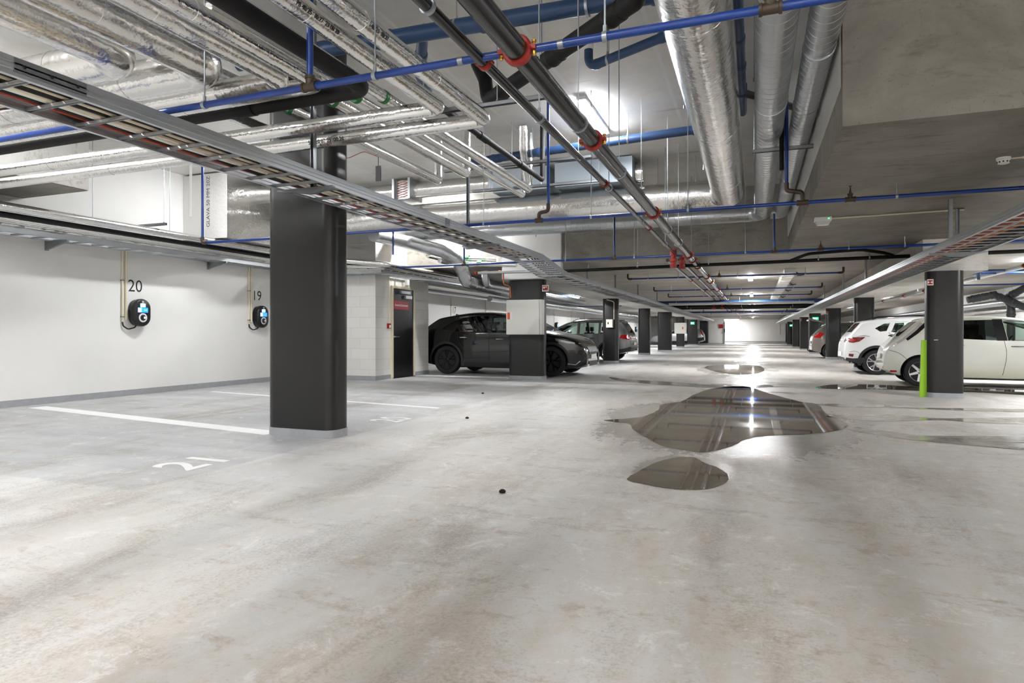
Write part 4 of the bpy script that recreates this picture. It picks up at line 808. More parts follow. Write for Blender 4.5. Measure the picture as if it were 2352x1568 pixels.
tag(build('cable_bundle', m, GRY), 'bundle of grey cables sagging over the sloping tray piece', 'cable bundle')
tray('long left ladder tray continuing down the drive past the cabinet column', XB0, XB1, 11.7, 60, ZB, .09, .55, rung_max=85, arms=(14.6, 17.8, 21.5, 26), ztop=ZL)
for x, r, mt, lb in ((XB0+.12, .02, BE, 'beige cable in the long left ladder tray'), (XB0+.22, .02, MT['black'], 'black cable in the long left ladder tray'), (XB0+.33, .02, GRY, 'grey cable in the long left ladder tray')): cable(lb, x, 11.9, 45, ZB+.05, r, mt, 'cables in the long left ladder tray')
p = Yp(1296, 640, 13.2); jb = build('junction_box', M().box(p.x-.05, p.x+.05, 13.15, 13.25, ZB+.1, ZB+.24), MT['white_plastic']); tag(jb, 'small white junction box standing on the long left tray', 'junction box')
build('cable_loop', M().tube([(p.x-.03, 13.15, ZB+.12), (p.x-.05, 13.0, ZB+.02), (p.x-.02, 12.9, ZB+.05), (p.x-.1, 12.9, ZB+.1)], .01, 6, .05).tube([(p.x+.03, 13.15, ZB+.12), (p.x+.05, 13.05, ZB+.03), (p.x-.1, 13.0, ZB+.08)], .01, 6, .05), WHc, jb)
p = Yp(1791, 768, YF-.03); tag(build('conduit', M().tube([(p.x, YF-.03, p.z), (p.x, YF-.03, 2.5)], .03, 8), MT['cream']), 'lone conduit hanging down the far end wall', 'conduit')
p = Yp(1656, 749, 69.9); tag(build('sign', M().box(p.x-.2, p.x+.2, 69.9, 69.98, p.z-.2, p.z+.2), MT['red_sign']), 'small red sign on the white wall at the far end', 'sign')
# right tray
XT0, XT1, ZR = 2.22, 2.8, 2.19
rt = tray('long right ladder tray beside the column row and the concrete beam', XT0, XT1, 4.5, 74, ZR, .085, .26, rung_max=99, arms=(9.9,), ztop=ZL, rh=.01)
build('tray_rungs_far', M().box(XT0, XT1, 30.6, 74, ZR+.012, ZR+.02), MT['tray'], rt)
for y in (9.2, 15.5, 19.2, 24.2): build('strut', M().box(XT0+.02, XT0+.06, y-.02, y+.02, ZR+.05, ZL), MT['galv_dark'], rt)
for x, r, mt, lb in ((2.30, .016, WHc, 'white cable in the right ladder tray'), (2.36, .02, RDc, 'red-brown cable in the right ladder tray'), (2.41, .02, RDc, 'red-brown cable in the right ladder tray'), (2.47, .014, WHc, 'white cable in the right ladder tray'), (2.52, .018, ORc, 'orange cable in the right ladder tray'), (2.57, .022, MT['black'], 'black cable in the right ladder tray'), (2.62, .022, MT['black'], 'black cable in the right ladder tray'), (2.67, .022, MT['black'], 'black cable in the right ladder tray'), (2.72, .022, MT['black'], 'black cable in the right ladder tray')):
    cable(lb, x, 4.5, 30, ZR+.042, r, mt, 'cables in the right ladder tray')
# cross trays and the white cable trunking under the low slab
for y, lb in ((27.8, 'cable tray crossing the drive between the two long trays'), (45.0, 'far cable tray crossing the drive')):
    m = M().box(XB1, XT0, y-.25, y-.24, 2.33, 2.4).box(XB1, XT0, y+.24, y+.25, 2.33, 2.4).box(XB1, XT0, y-.25, y+.25, 2.33, 2.334); o = build('cable_tray', m, MT['tray']); tag(o, lb, 'cable tray')
    for x in (-2.6, -.9, .9): rods(o, [(x, y, 2.38, 'x')], ZL)
tk = build('cable_trunking', M().box(.72, 1.0, 17.6, 34.5, 2.66, ZL-.002), MT['white_plastic']); tag(tk, 'white flat trunking fixed to the slab right of the lamps', 'trunking')
for k in range(22): build('lid_joint', bx(.70, 1.02, 18.0+k*.75, 18.05+k*.75, 2.65, ZL-.002), MT['white_plastic'], tk)
m = M()
for y0 in (17.9, 21.5, 24.6, 29): m.tube([(1.02, y0, 2.7), (1.18, y0+.6, 2.66), (1.1, y0+1.3, 2.72), (1.3, y0+1.5, 2.75)], .014, 6, .2)
tag(build('cable_bundle', m, MT['black']), 'loose black cables hanging beside the white trunking', 'cable bundle')
# ================================================================= cars
import bmesh
def pl(pts, x):
    if x <= pts[0][0]: return pts[0][1]
    for (a, p), (b, q) in zip(pts, pts[1:]):
        if x <= b: return p + (q-p)*((x-a)/max(b-a, 1e-9))
    return pts[-1][1]
def smooth(pts, n=2):
    for _ in range(n):
        out = [pts[0]]
        for (a, b), (c, d) in zip(pts, pts[1:]): out += [(a*.75+c*.25, b*.75+d*.25), (a*.25+c*.75, b*.25+d*.75)]
        pts = out + [pts[-1]]
    return pts
def paint(name, rgb, rough=.3, metal=0.0, low_tint=None):
    s = NT(name); s.set(Base_Color=lin(rgb), Roughness=rough, Metallic=metal); s.b.inputs['Coat Weight'].default_value = 1.0; s.b.inputs['Coat Roughness'].default_value = .04
    if low_tint:  # blends towards a second colour near the bottom
        sp = s.n('ShaderNodeSeparateXYZ'); tc = s.n('ShaderNodeTexCoord'); s.l(tc.outputs['Object'], sp.inputs[0])
        mr = s.n('ShaderNodeMapRange'); mr.inputs['From Min'].default_value = .55; mr.inputs['From Max'].default_value = .0; s.l(s.math('ADD', sp.outputs['Z'], s.math('MULTIPLY', s.noise(3, 6, .6, s.coord()), .25)), mr.inputs['Value'])
        s.set(Base_Color=s.mix(s.math('MULTIPLY', mr.outputs[0], .7), lin(rgb), lin(low_tint)))
    return s.m
def glass(name, rgb, dens):
    m = bpy.data.materials.new(name); m.use_nodes = True; t = m.node_tree; t.nodes.clear()
    o = t.nodes.new('ShaderNodeOutputMaterial'); tr = t.nodes.new('ShaderNodeBsdfTransparent'); gl = t.nodes.new('ShaderNodeBsdfGlossy'); mx = t.nodes.new('ShaderNodeMixShader'); fr = t.nodes.new('ShaderNodeFresnel')
    tr.inputs[0].default_value = (*[x*dens for x in lin(rgb)], 1); gl.inputs['Roughness'].default_value = .02; fr.inputs[0].default_value = 1.5
    t.links.new(fr.outputs[0], mx.inputs[0]); t.links.new(tr.outputs[0], mx.inputs[1]); t.links.new(gl.outputs[0], mx.inputs[2]); t.links.new(mx.outputs[0], o.inputs[0]); return m
MT['glass_dark'] = glass('tinted_car_glass', (150,160,158), .28); MT['glass'] = glass('clear_car_glass', (222,236,228), .85)
MT['rubber'] = mat('tyre_rubber', (28,28,29), .75, bump=.1, bsc=60); MT['trim'] = mat('black_car_trim', (30,31,33), .5); MT['seat'] = mat('dark_seat_fabric', (40,40,44), .8)
MT['chrome'] = mat('chrome', (225,226,228), .12, 1.0); MT['taillight'] = mat('red_lamp_glass', (190,14,16), .08, 0, .6, coat=1.0); MT['dark_red'] = mat('dark_red_lamp_glass', (110,10,14), .08, 0, .6, coat=1.0); MT['headlight'] = mat('headlamp_glass', (120,124,128), .08, .3, .6, coat=1.0); MT['plate'] = mat('number_plate', (232,232,228), .4)
MT['rim_black'] = mat('gloss_black_rim', (30,30,32), .22, .5); MT['rim_silver'] = mat('silver_alloy', (205,207,210), .25, .9)

class Car:
    def __init__(s, name, label, group, L, W, top, low, belt, ra, fa, r, body, kr=.14, kf=.2, tr=.55, tf=.9, cap=.1, tum=.34):
        s.L, s.W, s.ra, s.fa, s.r = L, W, ra, fa, r; s.top = smooth(top); s.low = smooth(low, 1); s.belt = belt; s.kr, s.kf, s.tr, s.tf, s.cap, s.tum = kr, kf, tr, tf, cap, tum; s.paint = body
        s.root = thing(name, label, 'car', (0,0,0), group)
    def zt(s, x): return pl(s.top, x)
    def zb(s, x): return pl(s.low, x)
    def plan(s, x):
        k = 1.0
        if x < s.tr: k -= s.kr*(1 - x/s.tr)**2.4
        if x > s.L - s.tf: k -= s.kf*(1 - (s.L-x)/s.tf)**2.4
        return k*s.W/2
    def side(s, x, z):
        b = s.belt; w = s.plan(x)
        if z < .32: return w*(.955 + .035*max(z-.18, 0)/.14)
        if z < .62: return w*(.99 + .01*(z-.32)/.3)
        if z < b: t = (z-.62)/(b-.62); return w*(1 - .028*t*t)
        return w*.972 - s.tum*(z-b) - .06*(z-b)**2
    def capr(s, x): return min(s.cap, (s.zt(x)-s.zb(x))*.4)
    def hw(s, x, z):
        r = s.capr(x); z1 = s.zt(x) - r
        if z <= z1: return s.side(x, z)
        u = min((z-z1)/r, 1.0); return s.side(x, z1)*(1-u**2.6)**(1/4.2)
    def ztop(s, x, y):
        r = s.capr(x); z1 = s.zt(x) - r; q = min(abs(y)/s.side(x, z1), 1.0); return z1 + r*(1-q**4.2)**(1/2.6)
    def xend(s, y, z, rear=True):
        a, b = (0.0, s.L*.45) if rear else (s.L, s.L*.55)
        n = 240
        for k in range(n+1):
            x = a + (b-a)*k/n
            if s.zb(x)-.02 <= z <= s.zt(x) and s.hw(x, z) >= abs(y): return x
        return b
    def loft(s, xs, inset=0.0, floor=None):
        loops = []
        for x in xs:
            zt = s.zt(x) - inset; zb = floor if floor is not None else s.zb(x); r = min(s.capr(x), max((zt-zb)*.4, .01)); z1 = zt - r; half = []
            nz = 12
            half.append((0.0, zb)); half.append((max(s.side(x, zb) - .12 - inset, .05), zb))
            for k in range(nz+1):
                z = zb + .03 + (z1-zb-.03)*k/nz; half.append((max(s.side(x, z) - inset, .04), z))
            y1 = max(s.side(x, z1) - inset, .04)
            for k in range(1, 11):
                a = math.pi/2*k/10; half.append((y1*math.cos(a)**(2/4.2), z1 + r*math.sin(a)**(2/2.6)))
            loops.append([Vector((x, -y, z)) for y, z in half] + [Vector((x, y, z)) for y, z in half[-2:0:-1]])
        return M().rings(loops)
    def xs(s, n=120):
        t = s.top; d = [0.0]
        for a, b in zip(t, t[1:]): d.append(d[-1] + math.hypot((b[0]-a[0])*1.0, (b[1]-a[1])*.8))
        out = []
        for k in range(n+1):
            q = d[-1]*k/n
            for i in range(len(d)-1):
                if q <= d[i+1] + 1e-9:
                    f = (q-d[i])/max(d[i+1]-d[i], 1e-9); out.append(t[i][0] + (t[i+1][0]-t[i][0])*f); break
        res = [out[0]]
        for x in out[1:]:
            if x - res[-1] > 1e-3: res.append(x)
        return res
    def cut(s, o, m):
        c = build('cutter', m, MT['trim'], smooth=False, fix=True); md = o.modifiers.new('b', 'BOOLEAN'); md.object = c; md.operation = 'DIFFERENCE'; md.solver = 'EXACT'
        dg = bpy.context.evaluated_depsgraph_get(); dg.update(); me = bpy.data.meshes.new_from_object(o.evaluated_get(dg)); o.modifiers.clear(); old = o.data; o.data = me; bpy.data.meshes.remove(old); bpy.data.objects.remove(c)
    def on(s, a, b, how, eps):
        if how in ('L', 'R'): return (a, (1 if how == 'L' else -1)*(s.hw(a, b) + eps), b)
        if how in ('rear', 'front'):
            r = how == 'rear'; xx = [k*.02 if r else s.L - k*.02 for k in range(26)]
            m = max([s.hw(x, b) for x in xx if s.zb(x)-.02 <= b <= s.zt(x)] or [s.W*.4])*.975; a = max(-m, min(m, a)); return (s.xend(a, b, r) - (eps if r else -eps), a, b)
        return (a, b, s.ztop(a, b) + eps)
    def patch(s, poly, how, eps=.006, step=.09):
        if isinstance(poly, dict):                              # a band between two rails
            A, B = poly['rails']; vs = []; n = 0
            for k in range(len(A)-1):
                c = max(1, int(math.hypot(A[k+1][0]-A[k][0], A[k+1][1]-A[k][1])/step)+1)
                for q in range(c + (k == len(A)-2)):
                    t = q/c; vs += [s.on(A[k][0]+(A[k+1][0]-A[k][0])*t, A[k][1]+(A[k+1][1]-A[k][1])*t, how, eps), s.on(B[k][0]+(B[k+1][0]-B[k][0])*t, B[k][1]+(B[k+1][1]-B[k][1])*t, how, eps)]; n += 1
            return M().add(vs, [(2*k, 2*k+1, 2*k+3, 2*k+2) for k in range(n-1)])
        bm = bmesh.new(); f = bm.faces.new([bm.verts.new((a, b, 0)) for a, b in poly]); bmesh.ops.triangulate(bm, faces=[f])
        for _ in range(5):
            es = [e for e in bm.edges if e.calc_length() > step]
            if not es: break
            bmesh.ops.subdivide_edges(bm, edges=es, cuts=1); bmesh.ops.triangulate(bm, faces=bm.faces[:])
        bm.verts.ensure_lookup_table(); vs = [s.on(v.co.x, v.co.y, how, eps) for v in bm.verts]
        fs = [tuple(v.index for v in f.verts) for f in bm.faces]; bm.free(); return M().add(vs, fs)
    def part(s, name, m, mt, parent=None, **k): return build(name, m, mt, parent or s.root, **k)
    def both(s, name, poly, mt, eps=.006, parent=None):
        for h in ('R', 'L'): s.part(name, s.patch(poly, h, eps), mt, parent)
    def strip(s, pts, w):
        out = []
        for i, p in enumerate(pts):
            a = Vector(pts[max(i-1, 0)]); b = Vector(pts[min(i+1, len(pts)-1)]); d = (b-a).normalized(); n = Vector((-d.y, d.x))*w/2; out.append((Vector(p)+n, Vector(p)-n))
        return {'rails': ([tuple(a) for a, _ in out], [tuple(b) for _, b in out])}
    def arch_ring(s, xc, r0, r1, a0=-12, a1=192, n=26):
        f = lambda r: [(xc + r*math.cos(R(a0+(a1-a0)*k/n)), max(s.r + r*math.sin(R(a0+(a1-a0)*k/n)), .24)) for k in range(n+1)]
        return {'rails': (f(r1), f(r0))}
    def wheel(s, x, y, g, rim, spokes, double=False):
        r = s.r; a = (0, g, 0); y0 = y - g*.21
        t = s.part('wheel', M().lathe((x, y0, r), a, [(.02, .05),(.02, r*.66),(.03, r*.7),(.19, r*.7),(.2, r*.72),(.212, r*.7),(.205, r*.665),(.15, r*.62),(.14, .05)], 36), rim, ang=40)
        s.part('tyre', M().lathe((x, y0, r), a, [(.01, r*.68),(.0, r*.8),(.0, r*.95),(.025, r*.995),(.06, r),(.15, r),(.185, r*.995),(.208, r*.95),(.212, r*.8),(.203, r*.69),(.19, r*.68)], 40), MT['rubber'], t, ang=50)
        s.part('brake_disc', M().lathe((x, y0, r), a, [(.142,.05),(.142, r*.5),(.146, r*.5),(.146,.05)], 24), MT['galv_dark'], t)
        m = M(); ax = Vector(a)
        for k in range(spokes):
            for dd in ((-.14, .14) if double else (0,)):
                an = 2*math.pi*k/spokes + .3; d0 = Vector((math.cos(an), 0, math.sin(an))); an1 = an + dd*1.6; d1 = Vector((math.cos(an1), 0, math.sin(an1))); o = Vector((x, y0, r)); tn0 = d0.cross(ax); tn1 = d1.cross(ax)
                w0, w1 = (.03, .02) if not double else (.017, .017)
                p = [o + d0*.05 + tn0*(w0 + dd*.1) + ax*.2, o + d0*.05 - tn0*(w0 - dd*.1) + ax*.2, o + d1*r*.69 - tn1*w1 + ax*.207, o + d1*r*.69 + tn1*w1 + ax*.207]
                m.add(p + [v - ax*.03 for v in p], [(0,1,2,3),(7,6,5,4),(0,4,5,1),(1,5,6,2),(2,6,7,3),(3,7,4,0)])
        m.lathe((x, y0, r), a, [(.15,0),(.15,.062),(.2,.058),(.207,.04),(.207,0)], 18)
        s.part('spokes', m, rim, t, ang=30)
        # liner of the wheel house
        n = 22; R1 = r + .048; lo = []
        for d in (.235, -.04):
            lo.append([(x + R1*math.cos(R(-14 + 208*k/n)), y - g*(d), max(r + R1*math.sin(R(-14 + 208*k/n)), .03)) for k in range(n+1)])
        m = M(); vs = lo[0] + [(p[0], y - g*.03, p[2]) for p in lo[0]]; N = n+1
        m.add(vs, [(i, i+1, N+i+1, N+i) for i in range(n)] + [tuple(range(N))]); s.part('wheel_house', m, MT['black'], t, smooth=False)
    def make(s, windows, ws, rw, rim, spokes, double=False, gap=(), tint=None, wsy=.62, rwy=.56, cabin=None):
        """windows: side polygons; ws/rw: x range of windscreen and rear window"""
        tint = tint or [MT['glass_dark']]*len(windows); X = s.xs()
        b = s.part('body', s.loft(X), s.paint, ang=38, fix=True)
        ca, cb = cabin or (rw[0]+.02, ws[1]-.02)
        cx = [ca + (cb-ca)*k/40 for k in range(41)]
        s.cut(b, s.loft(cx, .05, .5))
        for p in windows: s.cut(b, M().prism([(a, z) for a, z in p], -2, 2, lambda a, z, h: (a, h, z)))
        for (x0, x1), yw in ((ws, wsy), (rw, rwy)):
            if x1 <= x0: continue
            lo = []
            for k in range(13):
                x = x0 + (x1-x0)*k/12; q = yw; lo.append([(x, -q, s.zt(x)-.13), (x, q, s.zt(x)-.13), (x, q, s.zt(x)+.15), (x, -q, s.zt(x)+.15)])
            s.cut(b, M().rings(lo))
        for xc in (s.ra, s.fa):
            n = 40; s.cut(b, M().rings([[(xc + (s.r+.055)*math.cos(2*math.pi*k/n), yy, s.r + (s.r+.055)*math.sin(2*math.pi*k/n)) for k in range(n)] for yy in (-2, 2)]))
        me = b.data; me.polygons.foreach_set('use_smooth', [True]*len(me.polygons)); me.set_sharp_from_angle(angle=R(38)); me.materials.clear(); me.materials.append(s.paint)
        for p, g in zip(windows, tint): s.both('side_window', p, g, -.012)
        for nm, (x0, x1), yw, g in (('windscreen', ws, wsy, MT['glass']), ('rear_window', rw, rwy, MT['glass_dark'])):
            if x1 <= x0: continue
            s.part(nm, s.patch([(x0, -yw), (x1, -yw), (x1, yw), (x0, yw)], 'top', -.008), g)
        for xc in (s.ra, s.fa):
            for g in (-1, 1): s.wheel(xc, g*(s.plan(xc)*.985), g, rim, spokes, double)
        # cabin: seats, dash, wheel
        for x, y in ((s.fa-1.5, .36), (s.fa-1.5, -.36), (s.ra+.45, .36), (s.ra+.45, -.36)):
            m = M().rings([[(x+a, y-h, z) for a, z in ((0,.5),(.5,.52),(.5,.64),(.12,.62),(-.08,1.12),(-.2,1.12),(-.12,.55))] for h in (-.22, .22)])
            m.box(x-.2, x-.1, y-.12, y+.12, 1.17, 1.34); m.box(x-.16, x-.14, y-.05, y+.05, 1.1, 1.2); s.part('seat', m, MT['seat'], ang=20)
        s.part('dashboard', M().prism([(s.fa-.75, .55), (s.fa-.35, .55), (s.fa-.3, .93), (s.fa-.6, .98), (s.fa-.75, .9)], -s.W/2*.82, s.W/2*.82, lambda a, z, h: (a, h, z)), MT['trim'], ang=20)
        m = M(); o = Vector((s.fa-.85, .36, .93)); u = Vector((.35, 0, .94)); v = Vector((0, 1, 0)); ring = [o + (u*math.cos(t) + v*math.sin(t))*.18 for t in (2*math.pi*k/20 for k in range(21))]
        m.tube(ring, .014, 8, caps=False); s.part('steering_wheel', m, MT['black'])
        for g in gap: s.both('panel_gap', s.strip(smooth(g, 2), .008), MT['black'], .0015)
        # underside
        s.part('underbody', M().box(s.ra-.1, s.fa+.3, -s.W/2*.8, s.W/2*.8, .17, .3), MT['black'])
        return b
    def handles(s, pts, mt, L=.2):
        for x, z in pts:
            for g in (-1, 1):
                y = s.hw(x, z); s.part('door_handle', M().tube([(x-L/2, g*(y-.005), z), (x-L/2+.03, g*(y+.025), z), (x+L/2-.03, g*(y+.025), z), (x+L/2, g*(y-.005), z)], .012, 8, .02), mt)
    def mirrors(s, x, z, mt):
        for g in (-1, 1):
            y = s.hw(x, z); m = M(); lo = []
            for k in range(9):
                t = math.pi*k/8; q = math.sin(t)**.6; lo.append([(x + .1*q*c - .02*k/8, g*(y + .03 + .2*k/8), z + .08 + .075*q*e) for c, e in ((math.cos(a), math.sin(a)) for a in (2*math.pi*j/12 for j in range(12)))])
            m.rings(lo); m.box(x-.02, x+.03, min(g*(y-.03), g*(y+.1)), max(g*(y-.03), g*(y+.1)), z-.0, z+.05); s.part('mirror', m, mt, ang=60)
    def ends(s, poly, mt, name, rear=True, eps=.006, mirror=True, parent=None):
        s.part(name, s.patch(poly, 'rear' if rear else 'front', eps, .06), mt, parent)
        if mirror: s.part(name, s.patch([(-a, b) for a, b in poly], 'rear' if rear else 'front', eps, .06), mt, parent)
    def put(s, x, y, rot=0.0, k=1.07):
        """origin under the rear end; rot 0 = nose towards +X"""
        s.root.location = (x, y, 0); s.root.rotation_euler = (0, 0, R(rot)); s.root.scale = (k, k, k)

# ---- black SUV, nose towards the drive
c = Car('suv', 'black SUV with black wheels parked behind the cabinet column', None, 4.57, 1.92,
    [(0,.70),(.03,1.0),(.15,1.14),(.25,1.19),(.62,1.45),(.70,1.472),(1.1,1.54),(1.6,1.60),(2.2,1.59),(2.75,1.50),(3.2,1.30),(3.55,1.10),(3.72,1.06),(4.1,1.0),(4.36,.9),(4.51,.76),(4.57,.6)],
    [(0,.42),(.25,.28),(.6,.2),(4.1,.18),(4.42,.2),(4.57,.27)], 1.06, .95, 3.75, .362, paint('black_metallic', (6,6,7), .22, .3), kr=.16, kf=.3, tf=1.0)
wn = [[(.80,1.15),(1.06,1.32),(1.34,1.43),(1.75,1.478),(2.07,1.475),(2.07,1.07),(1.2,1.10)], [(2.19,1.065),(2.19,1.472),(2.45,1.44),(2.85,1.32),(3.22,1.13),(3.3,1.04),(2.9,1.04)]]
c.make(wn, (2.82, 3.56), (.30, .63), MT['rim_black'], 5, True, gap=[[(2.13,1.05),(2.13,.9),(2.15,.35)], [(1.25,1.08),(1.28,.85),(1.45,.62)], [(3.2,1.02),(3.25,.6),(3.2,.3)], [(1.5,.31),(3.2,.31)]], tint=[MT['glass_dark'], MT['glass']])
c.handles([(1.42,.94),(2.42,.9)], MT['chrome']); c.mirrors(3.05, 1.06, MT['black_plastic'])
for xc in (c.ra, c.fa): c.both('arch_trim', c.arch_ring(xc, c.r+.055, c.r+.115), MT['trim'], .008)
c.both('sill_trim', [(1.45,.2),(3.25,.18),(3.25,.29),(1.45,.3)], MT['trim'], .008)
c.ends([(.5,.98),(.9,.99),(.9,1.06),(.5,1.04)], MT['dark_red'], 'tail_light'); c.both('tail_light', [(.03,.97),(.35,.99),(.3,1.05),(.06,1.06)], MT['dark_red'])
c.both('headlight', [(3.88,.86),(4.2,.8),(4.33,.79),(4.3,.83),(4.1,.87),(3.86,.93)], MT['headlight']); c.ends([(.45,.76),(.8,.79),(.82,.83),(.45,.79)], MT['headlight'], 'headlight', False)
c.ends([(-.4,.55),(.4,.55),(.45,.72),(-.45,.72)], MT['black_plastic'], 'grille', False, .012, False)
c.ends([(.52,.3),(.8,.36),(.78,.62),(.6,.62),(.5,.5)], MT['black_plastic'], 'air_intake', False, .008); c.both('air_intake', [(4.2,.33),(4.38,.32),(4.44,.5),(4.3,.6),(4.18,.58)], MT['black_plastic'], .008)
c.ends([(-.42,.25),(.42,.25),(.45,.36),(-.45,.36)], MT['trim'], 'lower_grille', False, .012, False)
c.both('bumper_trim', c.strip([(4.16,.31),(4.34,.29),(4.44,.38)], .02), MT['chrome'], .014); c.ends([(.42,.27),(.62,.27),(.62,.295),(.46,.295)], MT['chrome'], 'bumper_trim', False, .014)
c.part('number_plate', M().box(4.575, 4.595, -.26, .26, .42, .53), MT['plate'])
c.part('roof_antenna', M().prism([(.75,0),(.95,0),(.78,.05)], -.02, .02, lambda a, z, h: (a, h, 1.52+z)), MT['black_plastic'])
X0 = Yp(1264, 862, 15.55).x - 3.75*1.07; c.put(X0, 15.55 + .96*1.07, 0)

# ---- grey SUV, tail towards the drive
c = Car('suv', 'grey SUV with roof rails, tail light showing beside the boxed column', None, 4.43, 1.81,
    [(0,.62),(.03,.9),(.06,1.02),(.22,1.3),(.38,1.56),(.4,1.6),(1.0,1.645),(1.8,1.65),(2.4,1.6),(2.9,1.38),(3.32,1.12),(3.5,1.06),(4.0,.98),(4.3,.85),(4.43,.6)],
    [(0,.5),(.25,.34),(.6,.24),(3.9,.22),(4.43,.32)], 1.04, .86, 3.46, .345, paint('grey_metallic', (118,120,122), .32, .45), kr=.16, kf=.26, cap=.1)
wn = [[(.72,1.12),(.95,1.42),(1.05,1.5),(1.18,1.51),(1.18,1.08)], [(1.26,1.08),(1.26,1.515),(2.02,1.52),(2.02,1.06)], [(2.12,1.06),(2.12,1.515),(2.4,1.48),(2.75,1.33),(3.1,1.12),(3.14,1.04)]]
c.make(wn, (2.72, 3.36), (.10, .37), MT['rim_silver'], 5, gap=[[(2.07,1.05),(2.07,.4)], [(1.3,1.06),(1.24,.7)], [(3.1,1.03),(3.1,.35)]], tint=[MT['glass']]*3, rwy=.6)
c.handles([(1.5,.9),(2.3,.9)], MT['trim']); c.mirrors(2.95, 1.06, paint('grey_mirror', (118,120,122), .3, .4))
for g in (-1, 1): c.part('roof_rail', M().tube([(.75, g*.6, 1.60), (.9, g*.6, 1.67), (2.1, g*.61, 1.665), (2.35, g*.61, 1.58)], .016, 8, .1), MT['chrome'])
for xc in (c.ra, c.fa): c.both('arch_trim', c.arch_ring(xc, c.r+.055, c.r+.1), MT['trim'], .008)
c.both('tail_light', [(.05,.84),(.42,.9),(.36,1.02),(.08,1.03)], MT['taillight']); c.ends([(.45,.84),(.9,.84),(.9,1.03),(.45,1.02)], MT['taillight'], 'tail_light')
c.ends([(.5,.9),(.66,.9),(.66,.99),(.5,.99)], MT['ring'], 'reversing_light', True, .01)
c.ends([(-.8,.36),(.8,.36),(.82,.56),(-.82,.56)], MT['trim'], 'rear_bumper', True, .012, False); c.both('rear_bumper', [(.02,.4),(.5,.3),(.45,.46),(.02,.55)], MT['trim'], .01)
c.part('number_plate', M().box(-.03, -.012, -.26, .26, .62, .73), MT['plate']); c.part('rear_wiper', M().tube([(.05, 0, 1.05), (.0, 0, 1.06), (.02, .3, 1.1)], .012, 6), MT['black'])
c.part('spoiler', M().prism([(.26,1.585),(.5,1.6),(.5,1.64),(.26,1.61)], -.58, .58, lambda a, z, h: (a, h, z)), c.paint)
X0 = Yp(1458, 800, 25.9).x; c.put(X0, 24.9 + .905*1.03, 180, 1.03)

# ---- white SUV
WH = paint('white_paint', (232,233,234), .3)
c = Car('suv', 'white SUV with silver wheels, second car on the right', None, 4.4, 1.82,
    [(0,.58),(.02,.9),(.08,1.04),(.15,1.12),(.40,1.42),(.34,1.47) if False else (.42,1.46),(.52,1.5),(1.2,1.59),(2.0,1.61),(2.6,1.5),(3.15,1.15),(3.4,1.06),(3.95,.97),(4.28,.82),(4.4,.58)],
    [(0,.40),(.2,.34),(.55,.24),(3.9,.22),(4.4,.3)], 1.06, .77, 3.40, .34, WH, kr=.18, kf=.26, tr=.65)
wn = [[(.74,1.27),(.98,1.41),(1.12,1.43),(1.02,1.2),(.86,1.18)], [(1.12,1.17),(1.24,1.44),(2.0,1.47),(2.0,1.07)], [(2.1,1.07),(2.1,1.47),(2.4,1.43),(2.75,1.28),(3.08,1.07)]]
c.make(wn, (2.72, 3.3), (.19, .41), MT['rim_silver'], 5, True, gap=[[(2.05,1.06),(2.05,.4)], [(1.06,1.16),(1.22,.9),(1.3,.68)], [(.12,.62),(.3,.66),(.48,.42)], [(.25,1.0),(.42,1.08),(.6,1.05)]], tint=[MT['glass']]*3, rwy=.58)
c.handles([(1.4,.98),(2.3,.96)], MT['chrome']); c.mirrors(2.95, 1.07, MT['black_plastic'])
for xc in (c.ra, c.fa): c.both('arch_trim', c.arch_ring(xc, c.r+.055, c.r+.125), MT['trim'], .008)
c.both('sill_trim', [(1.3,.24),(3.0,.22),(3.0,.36),(1.3,.37)], MT['trim'], .008)
c.both('bumper_trim', [(.02,.38),(.4,.29),(.48,.38),(.45,.46),(.2,.44),(.04,.46)], MT['trim'], .008); c.ends([(-.75,.38),(.75,.38),(.75,.46),(-.75,.46)], MT['trim'], 'bumper_trim', True, .008, False)
c.both('tail_light', [(.03,.9),(.2,.87),(.36,.91),(.5,1.03),(.1,1.02)], MT['dark_red']); c.ends([(.45,.88),(.9,.9),(.9,1.02),(.45,1.0)], MT['dark_red'], 'tail_light')
c.both('light_glow', [(.12,.92),(.26,.92),(.28,.98),(.12,.98)], MT['taillight'], .009)
c.both('fog_light', [(.1,.5),(.2,.48),(.22,.56),(.1,.57)], MT['dark_red'], .008); c.ends([(-.45,.3),(.45,.3),(.5,.4),(-.5,.4)], MT['chrome'], 'skid_plate', True, .014, False)
c.part('number_plate', M().box(-.03, -.01, -.26, .26, .5, .61), MT['plate']); c.part('roof_antenna', M().tube([(.75,0,1.53),(.55,0,1.74)], .006, 6), MT['black'])
for g in (-1, 1): c.part('roof_rail', M().tube([(.7, g*.6, 1.52), (.85, g*.6, 1.585), (2.1, g*.61, 1.635), (2.35, g*.61, 1.58)], .016, 8, .1), MT['black_plastic'])
Y0 = 19.35; X0 = Yp(2014, 861, Y0).x - .77*.985; c.put(X0, Y0 + .91*.985, 0, .985)

